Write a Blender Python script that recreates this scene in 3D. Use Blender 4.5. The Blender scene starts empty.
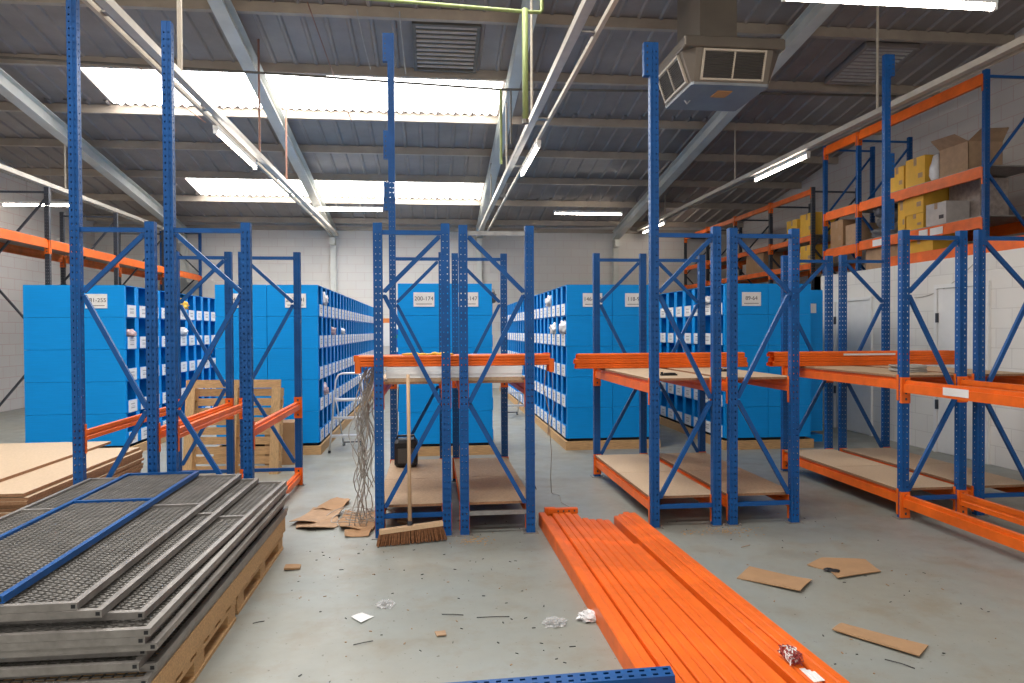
import bpy, bmesh, math, random
from mathutils import Vector, Matrix
random.seed(7)
D = bpy.data
COL = bpy.context.scene.collection
V = Vector

# ------------------------------------------------------------------ materials
MATS = {}
def new_mat(name, color, rough=0.5, metal=0.0, noise=0.0, scale=8.0, bump=0.0, spec=0.5, stretch=None, dark=None):
    m = D.materials.new(name); m.use_nodes = True
    nt = m.node_tree; b = nt.nodes['Principled BSDF']
    b.inputs['Base Color'].default_value = (*color, 1); b.inputs['Roughness'].default_value = rough
    b.inputs['Metallic'].default_value = metal
    b.inputs['Specular IOR Level'].default_value = spec
    if noise or bump:
        tc = nt.nodes.new('ShaderNodeTexCoord'); mp = nt.nodes.new('ShaderNodeMapping')
        nt.links.new(tc.outputs['Object'], mp.inputs['Vector'])
        if stretch: mp.inputs['Scale'].default_value = stretch
        n = nt.nodes.new('ShaderNodeTexNoise'); n.inputs['Scale'].default_value = scale
        n.inputs['Detail'].default_value = 6; n.inputs['Roughness'].default_value = 0.6
        nt.links.new(mp.outputs['Vector'], n.inputs['Vector'])
        if noise:
            r = nt.nodes.new('ShaderNodeValToRGB')
            d = dark or tuple(c * (1 - noise) for c in color)
            l = tuple(min(1, c * (1 + noise * .5)) for c in color)
            r.color_ramp.elements[0].position = 0.3; r.color_ramp.elements[1].position = 0.7
            r.color_ramp.elements[0].color = (*d, 1); r.color_ramp.elements[1].color = (*l, 1)
            nt.links.new(n.outputs['Fac'], r.inputs['Fac']); nt.links.new(r.outputs['Color'], b.inputs['Base Color'])
        if bump:
            bp = nt.nodes.new('ShaderNodeBump'); bp.inputs['Strength'].default_value = bump; bp.inputs['Distance'].default_value = .02
            nt.links.new(n.outputs['Fac'], bp.inputs['Height']); nt.links.new(bp.outputs['Normal'], b.inputs['Normal'])
    MATS[name] = m
    return m
def emit_mat(name, color, strength):
    m = D.materials.new(name); m.use_nodes = True; nt = m.node_tree
    b = nt.nodes['Principled BSDF']
    b.inputs['Base Color'].default_value = (.8, .8, .8, 1)
    b.inputs['Emission Color'].default_value = (*color, 1); b.inputs['Emission Strength'].default_value = strength
    MATS[name] = m; return m

BLUE = new_mat('blue_paint', (.004, .082, .29), .42, noise=.22, scale=6, spec=.35)
ORANGE = new_mat('orange_paint', (.86, .150, .012), .42, noise=.22, scale=5, spec=.35)
GALV = new_mat('galvanised_steel', (.36, .35, .34), .38, metal=.75, noise=.25, scale=20)
STEEL = new_mat('worn_grey_steel', (.30, .275, .25), .45, metal=.4, noise=.35, scale=9)
MESHM = new_mat('grey_wire', (.215, .20, .18), .55, metal=.2, noise=.3, scale=6)
DARKSTEEL = new_mat('dark_and_shaded_steel', (.05, .055, .07), .5, metal=.2, noise=.2)
BIN = new_mat('blue_corrugated_plastic', (.002, .30, .80), .45, noise=.08, scale=3, stretch=(1, 1, 30), spec=.2)
WHITEP = new_mat('white_card', (.80, .79, .78), .7, noise=.05)
INK = new_mat('dark_ink', (.06, .05, .055), .7)
CHIP = new_mat('chipboard', (.50, .345, .215), .75, noise=.20, scale=60)
CHIPTOP = new_mat('pale_chipboard', (.56, .415, .275), .7, noise=.12, scale=50)
CHIPEDGE = new_mat('chipboard_edge', (.33, .17, .085), .8, noise=.3, scale=60)
MELA = new_mat('white_melamine', (.82, .81, .79), .4, noise=.04)
PINE = new_mat('rough_pine', (.60, .36, .165), .75, noise=.3, scale=10, stretch=(1, 12, 12))
PINEV = new_mat('pallet_pine', (.66, .42, .20), .75, noise=.3, scale=10, stretch=(12, 12, 1.5))
CARD = new_mat('brown_cardboard', (.40, .235, .12), .85, noise=.14, scale=7)
CARD2 = new_mat('pale_cardboard', (.43, .28, .17), .85, noise=.2, scale=9)
YELLOW = new_mat('yellow_carton', (.78, .44, .045), .7, noise=.12, scale=5)
CLEARWRAP = new_mat('wrapped_grey', (.40, .33, .29), .35, noise=.4, scale=14)
DARKBAG = new_mat('dark_grey_film', (.15, .145, .15), .35, noise=.5, scale=12)
SILVER = new_mat('pale_grey_carton', (.50, .46, .43), .6, noise=.15, scale=10)
FILM = new_mat('white_plastic_film', (.78, .77, .77), .35, noise=.1, scale=20)
ALU = new_mat('aluminium', (.70, .70, .71), .32, metal=.6, noise=.08)
BLACKP = new_mat('black_plastic', (.012, .012, .014), .45, noise=.2)
GRILLE = new_mat('grey_speaker_grille', (.09, .085, .08), .6, noise=.2, scale=80)
BRISTLE = new_mat('brown_bristle', (.24, .10, .04), .9, noise=.5, scale=60)
HANDLE = new_mat('pale_wood_handle', (.60, .40, .235), .6, noise=.15, scale=20, stretch=(12, 12, 1))
WIRE = new_mat('grey_cable', (.40, .365, .32), .6, noise=.2)
DARKWIRE = new_mat('dark_cable', (.03, .028, .028), .6)
REDWIRE = new_mat('red_wire', (.30, .035, .03), .6)
CREAM = new_mat('cream_steel', (.52, .455, .365), .55, noise=.15, scale=3)
PURLIN = new_mat('purlin_steel', (.40, .335, .27), .6, noise=.2, scale=2)
RAFTER = new_mat('rafter_paint', (.62, .62, .57), .55, noise=.15, scale=2)
ROOF = new_mat('grey_roof_sheet', (.30, .262, .24), .6, noise=.2, scale=1.5)
TRUNK = new_mat('trunking_steel', (.55, .50, .43), .45, metal=.3, noise=.15, scale=4)
REDROD = new_mat('red_oxide_rod', (.30, .145, .10), .6, noise=.2)
GREENP = new_mat('green_pipe_paint', (.30, .36, .13), .5, noise=.15)
PIPE = new_mat('dull_conduit', (.14, .125, .105), .55, noise=.2)
HEATER = new_mat('heater_casing', (.15, .125, .10), .45, metal=.3, noise=.15, scale=3)
HEATPANEL = new_mat('heater_base_panel', (.27, .29, .31), .4, metal=.4, noise=.15, scale=3)
SLAT = new_mat('dark_louvre', (.045, .035, .028), .5, noise=.2)
VENTM = new_mat('vent_slat', (.42, .36, .30), .55, noise=.2)
STICKER = new_mat('orange_sticker', (.55, .25, .07), .6)
GREYINK = new_mat('grey_print', (.42, .41, .42), .7)
SIGNGREEN = new_mat('sign_green', (.03, .26, .08), .6)
SIGNBLUE = new_mat('sign_blue', (.01, .10, .42), .6)
PINKBAG = new_mat('pinkish_package', (.62, .42, .42), .4, noise=.5, scale=40)
CRATEBLUE = new_mat('royal_blue_crate', (.01, .08, .42), .45, noise=.1)
ORCAP = new_mat('orange_cap', (.7, .22, .05), .5)
CLEARF = new_mat('clear_film', (.62, .62, .61), .25); CLEARF.node_tree.nodes['Principled BSDF'].inputs['Alpha'].default_value = .38
SKYL = emit_mat('skylight_sheet', (1.0, .975, .94), 12.5)
TUBE = emit_mat('fluorescent_glow', (1.0, .90, .78), 28.0)

def floor_mat():
    m = D.materials.new('painted_concrete'); m.use_nodes = True; nt = m.node_tree; b = nt.nodes['Principled BSDF']
    tc = nt.nodes.new('ShaderNodeTexCoord')
    def noise(s, det=6, ro=.6):
        n = nt.nodes.new('ShaderNodeTexNoise'); n.inputs['Scale'].default_value = s; n.inputs['Detail'].default_value = det
        n.inputs['Roughness'].default_value = ro; nt.links.new(tc.outputs['Object'], n.inputs['Vector']); return n
    def ramp(n, p0, c0, p1, c1):
        r = nt.nodes.new('ShaderNodeValToRGB'); e = r.color_ramp.elements
        e[0].position = p0; e[0].color = (*c0, 1); e[1].position = p1; e[1].color = (*c1, 1)
        nt.links.new(n.outputs['Fac'], r.inputs['Fac']); return r
    a = ramp(noise(.9), .32, (.275, .268, .225), .66, (.272, .295, .28))
    s = ramp(noise(2.6, 8, .7), .50, (0, 0, 0), .72, (.7, .7, .7))
    mx = nt.nodes.new('ShaderNodeMix'); mx.data_type = 'RGBA'
    nt.links.new(s.outputs['Color'], mx.inputs['Factor']); nt.links.new(a.outputs['Color'], mx.inputs['A']); mx.inputs['B'].default_value = (.235, .195, .13, 1)
    sp = ramp(noise(38, 3, .5), .685, (0, 0, 0), .72, (.75, .75, .75))
    m2 = nt.nodes.new('ShaderNodeMix'); m2.data_type = 'RGBA'
    nt.links.new(sp.outputs['Color'], m2.inputs['Factor']); nt.links.new(mx.outputs['Result'], m2.inputs['A']); m2.inputs['B'].default_value = (.10, .085, .06, 1)
    nt.links.new(m2.outputs['Result'], b.inputs['Base Color'])
    b.inputs['Roughness'].default_value = .42
    rr = ramp(noise(5), .3, (.34, .34, .34), .7, (.55, .55, .55)); nt.links.new(rr.outputs['Color'], b.inputs['Roughness'])
    return m
FLOOR = floor_mat()
def block_mat(name, c, mort, sx, sy, axis, bump=.25):
    m = D.materials.new(name); m.use_nodes = True; nt = m.node_tree; b = nt.nodes['Principled BSDF']
    tc = nt.nodes.new('ShaderNodeTexCoord'); sep = nt.nodes.new('ShaderNodeSeparateXYZ'); cmb = nt.nodes.new('ShaderNodeCombineXYZ')
    nt.links.new(tc.outputs['Object'], sep.inputs['Vector'])
    nt.links.new(sep.outputs[axis], cmb.inputs['X']); nt.links.new(sep.outputs['Z'], cmb.inputs['Y'])
    br = nt.nodes.new('ShaderNodeTexBrick'); nt.links.new(cmb.outputs['Vector'], br.inputs['Vector'])
    br.inputs['Color1'].default_value = (*c, 1); br.inputs['Color2'].default_value = (*[x * .965 for x in c], 1)
    br.inputs['Mortar'].default_value = (*mort, 1); br.inputs['Scale'].default_value = 1
    br.inputs['Brick Width'].default_value = sx; br.inputs['Row Height'].default_value = sy
    br.inputs['Mortar Size'].default_value = .006; br.inputs['Mortar Smooth'].default_value = .3
    nt.links.new(br.outputs['Color'], b.inputs['Base Color'])
    bp = nt.nodes.new('ShaderNodeBump'); bp.inputs['Strength'].default_value = bump; bp.inputs['Distance'].default_value = .01; bp.invert = True
    nt.links.new(br.outputs['Fac'], bp.inputs['Height']); nt.links.new(bp.outputs['Normal'], b.inputs['Normal'])
    b.inputs['Roughness'].default_value = .75
    return m
WALLB = block_mat('back_wall_blocks', (.66, .63, .59), (.58, .505, .475), .45, .225, 'X')
WALLS = block_mat('side_wall_blocks', (.60, .565, .54), (.52, .375, .36), .45, .225, 'Y')
WALLW = block_mat('white_painted_blocks', (.80, .775, .73), (.68, .65, .61), .45, .225, 'Y', .3)

# ------------------------------------------------------------------ mesh builder
class MB:
    def __init__(s): s.v = []; s.f = []; s.mi = []
    def add(s, vs, fs, mi=0):
        o = len(s.v); s.v += [V(p) for p in vs]; s.f += [tuple(i + o for i in f) for f in fs]; s.mi += [mi] * len(fs); return s
    def box(s, x0, x1, y0, y1, z0, z1, mi=0, M=None):
        vs = [V((x, y, z)) for z in (z0, z1) for y in (y0, y1) for x in (x0, x1)]
        if M is not None: vs = [M @ p for p in vs]
        return s.add(vs, [(0, 2, 3, 1), (4, 5, 7, 6), (0, 1, 5, 4), (2, 6, 7, 3), (0, 4, 6, 2), (1, 3, 7, 5)], mi)
    def cbox(s, x0, x1, y0, y1, z0, z1, c, mi=0, M=None):
        # box with its four vertical edges and top rim chamfered
        def ring(i, z): return [(x0 + i + c, y0 + i, z), (x1 - i - c, y0 + i, z), (x1 - i, y0 + i + c, z), (x1 - i, y1 - i - c, z), (x1 - i - c, y1 - i, z), (x0 + i + c, y1 - i, z), (x0 + i, y1 - i - c, z), (x0 + i, y0 + i + c, z)]
        rings = [ring(c * .7, z0), ring(0, z0 + c), ring(0, z1 - c), ring(c * .7, z1)]
        vs = [V(p) for r in rings for p in r]
        if M is not None: vs = [M @ p for p in vs]
        fs = [tuple(range(7, -1, -1)), tuple(range(24, 32))]
        for k in range(3):
            for i in range(8): fs.append((k * 8 + i, k * 8 + (i + 1) % 8, k * 8 + 8 + (i + 1) % 8, k * 8 + 8 + i))
        return s.add(vs, fs, mi)
    def bar(s, p, q, w, h, up=(0, 0, 1), mi=0):
        p, q = V(p), V(q); d = (q - p).normalized(); u = V(up)
        if abs(d.dot(u)) > .98: u = V((1, 0, 0))
        a = d.cross(u).normalized() * (w / 2); b = a.cross(d).normalized() * (h / 2)
        vs = [c + sa * a + sb * b for c in (p, q) for sa, sb in ((-1, -1), (1, -1), (1, 1), (-1, 1))]
        return s.add(vs, [(3, 2, 1, 0), (4, 5, 6, 7), (0, 1, 5, 4), (1, 2, 6, 5), (2, 3, 7, 6), (3, 0, 4, 7)], mi)
    def tube(s, pts, r, n=8, mi=0, caps=True):
        pts = [V(p) for p in pts]; o = len(s.v); prev = None; rs = r if isinstance(r, (list, tuple)) else [r] * len(pts)
        for i, p in enumerate(pts):
            d = (pts[min(i + 1, len(pts) - 1)] - pts[max(i - 1, 0)]).normalized()
            if prev is None:
                a = d.cross(V((0, 0, 1)));  a = a if a.length > .05 else d.cross(V((1, 0, 0)))
            else: a = prev - d * prev.dot(d)
            a.normalize(); prev = a; b = d.cross(a)
            for k in range(n):
                t = 2 * math.pi * k / n; s.v.append(p + (a * math.cos(t) + b * math.sin(t)) * rs[i])
        for i in range(len(pts) - 1):
            for k in range(n):
                s.f.append((o + i * n + k, o + i * n + (k + 1) % n, o + (i + 1) * n + (k + 1) % n, o + (i + 1) * n + k)); s.mi.append(mi)
        if caps:
            s.f.append(tuple(o + k for k in range(n - 1, -1, -1))); s.mi.append(mi)
            s.f.append(tuple(o + (len(pts) - 1) * n + k for k in range(n))); s.mi.append(mi)
        return s
    def prism(s, poly, fn0, fn1, mi=0, caps=True):
        n = len(poly); vs = [fn0(p) for p in poly] + [fn1(p) for p in poly]
        fs = [(i, (i + 1) % n, n + (i + 1) % n, n + i) for i in range(n)]
        if caps: fs += [tuple(range(n - 1, -1, -1)), tuple(range(n, 2 * n))]
        return s.add(vs, fs, mi)
    def lump(s, c, sz, seed=0, amp=.22, sub=3, flat=True, mi=0, freq=2.2):
        from mathutils import noise
        bm = bmesh.new(); bmesh.ops.create_icosphere(bm, subdivisions=sub, radius=1)
        c = V(c); vs = []
        for v in bm.verts:
            k = 1 + amp * noise.noise(v.co * freq + V((seed * 3.1, seed * 1.7, 0))) + amp * .5 * noise.noise(v.co * freq * 2.7 + V((0, seed * 2.3, 5)))
            p = v.co * k; p = V((p.x * sz[0], p.y * sz[1], p.z * sz[2]))
            if flat: p.z = max(p.z, -sz[2] * .72)
            vs.append(c + p)
        fs = [tuple(v.index for v in f.verts) for f in bm.faces]; bm.free()
        return s.add(vs, fs, mi)
    def build(s, name, mats, parent=None, origin=None, smooth=False):
        mats = mats if isinstance(mats, (list, tuple)) else [mats]
        if parent is not None: o = world_loc(parent) if origin is None else V(origin)
        else:
            if origin is None:
                xs = [p.x for p in s.v]; ys = [p.y for p in s.v]; zs = [p.z for p in s.v]
                o = V(((min(xs) + max(xs)) / 2, (min(ys) + max(ys)) / 2, min(zs)))
            else: o = V(origin)
        me = D.meshes.new(name); me.from_pydata([tuple(p - o) for p in s.v], [], s.f)
        for m in mats: me.materials.append(m)
        me.polygons.foreach_set('material_index', s.mi)
        if smooth: me.polygons.foreach_set('use_smooth', [True] * len(me.polygons))
        me.update()
        ob = D.objects.new(name, me); COL.objects.link(ob)
        if parent is not None:
            ob.parent = parent; ob.location = o - world_loc(parent)
        else: ob.location = o
        return ob
def world_loc(o):
    p = V(o.location)
    while o.parent: o = o.parent; p = p + V(o.location)
    return p
def tag(o, label, cat, group=None):
    o['label'] = label; o['category'] = cat
    if group: o['group'] = group
    return o
def thing(name, label, cat, loc, group=None):
    o = D.objects.new(name, None); o.empty_display_size = .1; COL.objects.link(o); o.location = loc
    return tag(o, label, cat, group)
def struct(o): o['kind'] = 'structure'; return o
ORD = ['first', 'second', 'third', 'fourth', 'fifth', 'sixth', 'seventh', 'eighth', 'ninth', 'tenth', 'eleventh', 'twelfth', 'thirteenth', 'fourteenth', 'fifteenth', 'sixteenth', 'seventeenth', 'eighteenth']
def copy_thing(o, loc):
    c = o.copy(); COL.objects.link(c); c.location = loc
    for ch in o.children:
        d = ch.copy(); COL.objects.link(d); d.parent = c
        for g in ch.children:
            e = g.copy(); COL.objects.link(e); e.parent = d
    return c
def text_mesh(txt, size):
    cu = D.curves.new('lettering', 'FONT'); cu.body = txt; cu.size = size; cu.align_x = 'CENTER'; cu.align_y = 'CENTER'; cu.extrude = .0006
    ob = D.objects.new('lettering', cu); COL.objects.link(ob)
    dg = bpy.context.evaluated_depsgraph_get(); me = D.meshes.new_from_object(ob.evaluated_get(dg))
    COL.objects.unlink(ob); D.objects.remove(ob)
    return me
def lettering(txt, size, loc, face, parent, mat=None):
    """face: '-Y' or '-X' """
    me = text_mesh(txt, size); me.materials.clear(); me.materials.append(mat or INK)
    ob = D.objects.new('lettering', me); COL.objects.link(ob); ob.parent = parent
    ob.rotation_euler = (math.pi / 2, 0, 0) if face == '-Y' else (math.pi / 2, 0, -math.pi / 2)
    ob.location = V(loc) - world_loc(parent)
    return ob

# ------------------------------------------------------------------ setting
WY = 19.3; XL, XR = -8.6, 8.6; YN = -4.0
def roofz(y): return 4.5 + .15 * (19.2 - y)
struct(MB().box(XL - .2, XR + .2, YN, WY + .2, -.1, 0).build('floor', FLOOR, origin=(0, 0, 0)))
struct(MB().box(XL - .2, XR + .2, WY, WY + .2, 0, 4.6).build('wall_back', WALLB, origin=(0, WY, 0)))
def side_wall(name, x0, x1):
    poly = [(YN, 0), (WY, 0), (WY, roofz(WY)), (YN, roofz(YN))]
    mb = MB().prism(poly, lambda p: V((x0, p[0], p[1])), lambda p: V((x1, p[0], p[1])))
    return struct(mb.build(name, WALLS, origin=((x0 + x1) / 2, 0, 0)))
side_wall('wall_left', XL - .2, XL); side_wall('wall_right', XR, XR + .2)

SKY_X = (-5.32, 1.17)
SKY_Y = [(15.93, 17.12), (11.37, 12.62), (6.9, 8.1), (2.4, 3.6), (-2.1, -.9)]
def roof_strip(mb, x0, x1, y0, y1):
    per = .31; n = max(1, int(round((x1 - x0) / per))); per = (x1 - x0) / n; prof = []
    for i in range(n):
        a = x0 + i * per
        prof += [(a, 0), (a + per - .075, 0), (a + per - .055, -.032), (a + per - .02, -.032)]
    prof.append((x1, 0)); m = len(prof)
    vs = [(p, y0, roofz(y0) + q) for p, q in prof] + [(p, y1, roofz(y1) + q) for p, q in prof]
    # a second skin above gives the sheet real thickness
    vs += [(x0, y0, roofz(y0) + .05), (x1, y0, roofz(y0) + .05), (x0, y1, roofz(y1) + .05), (x1, y1, roofz(y1) + .05)]
    fs = [(i, m + i, m + i + 1, i + 1) for i in range(m - 1)] + [(2 * m, 2 * m + 1, 2 * m + 3, 2 * m + 2)]
    mb.add(vs, fs)
mb = MB(); ys = sorted([YN - .3, WY + .1] + [v for a in SKY_Y for v in a])
for i in range(len(ys) - 1):
    y0, y1 = ys[i], ys[i + 1]
    if (y0, y1) in SKY_Y:
        roof_strip(mb, XL - .2, SKY_X[0], y0, y1); roof_strip(mb, SKY_X[1], XR + .2, y0, y1)
    else: roof_strip(mb, XL - .2, XR + .2, y0, y1)
struct(mb.build('ceiling', ROOF, origin=(0, 0, 4)))
for k, (y0, y1) in enumerate(SKY_Y):            # wavy translucent daylight sheets
    mb = MB(); n = 43 * 4; vs = []; 
    for yy in (y0 - .02, y1 + .09):
        for i in range(n + 1):
            x = SKY_X[0] + (SKY_X[1] - SKY_X[0]) * i / n
            vs.append((x, yy, roofz(yy) - .022 + .022 * math.sin(2 * math.pi * i / 4)))
    mb.add(vs, [(i, n + 1 + i, n + 2 + i, i + 1) for i in range(n)])
    struct(mb.build('window_%d' % (k + 1), SKYL, smooth=True))
tn = 0
def trim(mb, mat, **kw):
    global tn; tn += 1
    return struct(mb.build('trim_%d' % tn, mat, **kw))
PUR = [18.89, 17.3, 15.78, 14.27, 12.8, 11.24, 9.69] + [8.16 - 1.53 * i for i in range(8)]
for y in PUR:
    zt = roofz(y) - .012; mb = MB()
    c = [(-.035, 0), (.035, 0), (.035, -.018), (-.015, -.018), (-.015, -.122), (.05, -.122), (.05, -.14), (-.035, -.14)]
    mb.prism(c, lambda p: V((XL, y + p[0], zt + p[1])), lambda p: V((XR, y + p[0], zt + p[1])))
    trim(mb, PURLIN)
RAFX = [-6.40, -2.60, 1.27, 5.06]
for x in RAFX:
    mb = MB(); a = .09
    for (u0, u1, v0, v1) in ((-a, a, -.20, -.186), (-.006, .006, -.412, -.20), (-a, a, -.426, -.412)):
        mb.prism([(u0, v0), (u1, v0), (u1, v1), (u0, v1)], lambda p: V((x + p[0], YN, roofz(YN) + p[1])), lambda p: V((x + p[0], WY - .02, roofz(WY) + p[1])))
    trim(mb, RAFTER)
    mb = MB(); mb.box(x - .07, x + .07, WY - .13, WY - .115, 0, 4.3); mb.box(x - .006, x + .006, WY - .115, WY - .015, 0, 4.3); mb.box(x - .07, x + .07, WY - .015, WY, 0, 4.3)
    mb.box(x - .07, x + .07, WY - .3, WY - .02, 3.86, 4.06)
    trim(mb, RAFTER)
trim(MB().box(XL, XR, WY - .07, WY, 4.26, 4.36), PURLIN)
# white painted block partition on the right with two flush doors
WX = 6.4
mb = MB(); mb.box(WX, WX + .2, 4.0, 11.3, 0, 2.45); mb.box(WX, WX + .5, 11.1, 11.3, 0, 2.45)
struct(mb.build('wall_partition', WALLW, origin=(WX, 0, 0)))
for k, (a, b, zt) in enumerate(((9.75, 10.65, 2.0), (7.55, 8.35, 2.08))):
    mb = MB(); mb.box(WX - .03, WX, a - .05, a, 0, zt + .05); mb.box(WX - .03, WX, b, b + .05, 0, zt + .05); mb.box(WX - .03, WX, a, b, zt, zt + .05)
    mb.box(WX - .012, WX - .002, a + .008, b - .008, .01, zt - .008)
    d = struct(mb.build('door_%d' % (k + 1), MELA))
    h = MB()
    for z in (.55, 1.65): h.box(WX - .04, WX - .012, b - .02, b + .01, z, z + .12)
    h.build('hinge', DARKSTEEL, d)

# ------------------------------------------------------------------ pallet racks
PW, PD = .068, .056      # upright section
def upright_mb(x, y, h, hole0=.06):
    mb = MB(); n = int((h - .08) / .05); zs = [hole0 + .05 * i for i in range(n)]; hh = .013
    def face(cols, wid, fn):
        # fn(u,z)->point ; cols: hole centres, hole width .014
        hw = .0048; cuts = [-wid / 2]
        for c in cols: cuts += [c - hw, c + hw]
        cuts.append(wid / 2)
        for i in range(len(cuts) - 1):
            u0, u1 = cuts[i], cuts[i + 1]
            spans = [(0, h)] if i % 2 == 0 else [(a, b) for a, b in zip([0] + [z + hh for z in zs], zs + [h])]
            for a, b in spans: mb.add([fn(u0, a), fn(u1, a), fn(u1, b), fn(u0, b)], [(0, 1, 2, 3)])
    for sgn in (-1, 1):
        face([-.016, .016], PW, lambda u, z: (x + u, y + sgn * PD / 2, z))
        face([0], PD, lambda u, z: (x + sgn * PW / 2, y + u, z))
    # rolled rib down the middle of the two perforated faces, and the cap
    for sgn in (-1, 1): mb.box(x - .006, x + .006, y + sgn * (PD / 2 + .0015) - .0015, y + sgn * (PD / 2 + .0015) + .0015, 0, h)
    mb.add([(x - PW / 2, y - PD / 2, h), (x + PW / 2, y - PD / 2, h), (x + PW / 2, y + PD / 2, h), (x - PW / 2, y + PD / 2, h)], [(0, 1, 2, 3)])
    return mb
def frame(root, x0, x1, y, pat, h0=2.39, h1=2.39, galv=(), splices=()):
    for x, h in ((x0, h0), (x1, h1)):
        u = upright_mb(x, y, h).build('upright', BLUE, root)
        fp = MB(); fp.box(x - .06, x + .06, y - .05, y + .05, 0, .006); fp.tube([(x + .047, y - .04, .006), (x + .047, y - .04, .02)], .008, 6)
        fp.build('foot_plate', STEEL, u)
    a, b = x0 + PW / 2, x1 - PW / 2
    def brace(p, q, i):
        mb = MB(); mb.bar(p, q, .033, .026, up=(0, 1, 0))
        mb.tube([(p[0], p[1] - .014, p[2]), (p[0], p[1] - .022, p[2])], .009, 6); mb.tube([(q[0], q[1] - .014, q[2]), (q[0], q[1] - .022, q[2])], .009, 6)
        mb.build('brace', GALV if i in galv else BLUE, root)
    brace((a - .01, y, 2.33), (b + .01, y, 2.33), 0)
    s, e = (b - .012, a + .012) if pat == 'R' else (a + .012, b - .012)
    zz = [2.30, 1.88, 1.03, .24]
    brace((s, y, zz[0]), (e, y, zz[1]), 1); brace((e, y + .002, zz[1] - .03), (s, y + .002, zz[2]), 2); brace((s, y, zz[2] - .03), (e, y, zz[3]), 3)
    brace((a - .01, y, .165), (b + .01, y, .165), 4)
BEAM = [(0, 0), (.05, 0), (.05, .07), (.034, .07), (.034, .1), (0, .1), (0, .064), (.005, .058), (.005, .042), (0, .036)]
def beam_at(root, x, y0, y1, z, side=1, label=None, conn=(1, 1), h=.1):
    """beam along Y between two upright faces, with hooked end connectors"""
    k = h / .1
    mb = MB(); mb.prism(BEAM, lambda p: V((x + side * (.027 - p[0]), y0 + .006, z + p[1] * k)), lambda p: V((x + side * (.027 - p[0]), y1 - .006, z + p[1] * k)))
    b = mb.build('beam', ORANGE, root)
    for yy, sg, on in ((y0, 1, conn[0]), (y1, -1, conn[1])):
        if not on: continue
        c = MB(); ya, yb = sorted((yy, yy + sg * .006))
        z0, z1 = z - .09, z + .125
        c.box(x - PW / 2, x + PW / 2, ya, yb, z0, z1)
        for sx in (-1, 1):
            xa = x + sx * (PW / 2 + .001); ya2, yb2 = sorted((yy + sg * .006, yy - sg * .020)); c.box(min(xa, xa + sx * .004), max(xa, xa + sx * .004), ya2, yb2, z0, z1)
        for i in range(4): c.box(x - .008, x + .008, min(yy + sg * .006, yy + sg * .0085), max(yy + sg * .006, yy + sg * .0085), z0 + .025 + i * .05, z0 + .045 + i * .05, 1)
        c.build('connector', [ORANGE, DARKSTEEL], b)
    if label:
        MB().box(x - side * .0245 - .002, x - side * .0245 + .0, label[0], label[1], z + .02, z + .08).build('label_card', WHITEP, b)
    return b
YF, YB = 5.47, 7.46
def rack(label, x0, x1, pat, levels, boards=(), h=(2.39, 2.39, 2.39, 2.39), galv=(), front=True, backpat=None, bh=.1):
    r = thing('pallet_rack', label, 'rack', ((x0 + x1) / 2, YF, 0), 'blue and orange rack bays')
    if front: frame(r, x0, x1, YF, pat, h[0], h[1], galv)
    frame(r, x0, x1, YB, backpat or pat, h[2], h[3])
    for z in levels:
        beam_at(r, x0, YF + PD / 2, YB - PD / 2, z, 1, h=bh); beam_at(r, x1, YF + PD / 2, YB - PD / 2, z, -1, h=bh)
    for z, t, top in boards:
        n = 2; w = (YB - YF - PD - .02) / n
        for i in range(n):
            mb = MB(); a = YF + PD / 2 + .01 + i * w
            mb.box(x0 - .025, x1 + .025, a + .002, a + w - .002, z, z + t * .97); mb.box(x0 - .024, x1 + .024, a + .003, a + w - .003, z + t * .97, z + t, 1)
            mb.build('shelf_board', [CHIPEDGE, top], r)
    return r
def splice(root, x, y, z0, z1):
    mb = MB(); mb.box(x - .024, x + .024, y - .028, y + .028, z0, z1)
    for i in range(int((z1 - z0) / .05)): mb.box(x - .006, x + .006, y - .033, y - .03, z0 + .02 + i * .05, z0 + .035 + i * .05, 1)
    mb.build('row_spacer', [BLUE, DARKSTEEL], root)
LO, HI = .12, 1.07
rL = rack('blue rack bay farthest left, in front of the chipboard stack, one post very tall', -2.565, -2.05, 'R', (.785,), bh=.075, h=(4.02, 2.39, 2.39, 2.39))
rM = rack('blue rack bay with orange beams in front of the upright wooden pallet', -1.915, -1.373, 'L', (.06, .785), bh=.075, h=(3.85, 2.39, 2.39, 2.39))
rA = rack('blue rack bay beside the hanging cable bundle, broom leaning on its front', -.409, .101, 'R', (LO, HI), boards=((LO + .1, .02, CHIP), (HI + .1, .018, CHIP)), h=(2.4, 2.4, 4.65, 2.4))
rC = rack('blue rack bay with bare grey steel top brace, left of the floor beam pile', .237, .751, 'L', (LO, HI), boards=((LO + .1, .02, CHIP), (HI + .1, .018, CHIP)), galv=(0, 4))
rE = rack('blue rack bay with very tall front post, right of the floor beam pile', 1.750, 2.262, 'R', (LO, HI), boards=((LO + .1, .02, CHIPTOP), (HI + .1, .018, CHIPTOP)), h=(3.84, 2.4, 2.4, 2.4))
rG = rack('blue rack bay right of centre, between tall posted bay and right hand aisle', 2.399, 2.921, 'L', (LO, HI), boards=((LO + .1, .02, CHIP), (HI + .1, .018, CHIPTOP)))
rI = rack('blue rack bay at right whose orange beams carry on towards the viewer', 3.88, 4.395, 'R', (LO, HI), boards=((LO + .1, .02, CHIPTOP), (HI + .1, .018, CHIP)))
rK = rack('blue rack bay farthest right, tall rear post beside the white wall', 4.56, 5.075, 'L', (LO, HI), boards=((LO + .1, .02, CHIPTOP), (HI + .1, .018, CHIP)), h=(2.4, 2.4, 2.4, 4.64))
splice(rA, -.409 - .058, YB, 4.36, 4.65); splice(rA, -.409 - .058, YB, 3.36, 3.65); splice(rA, -.409 - .058, YB, 2.83, 3.12)
splice(rE, 1.75 - .058, YF, 3.58, 3.84)
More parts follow.
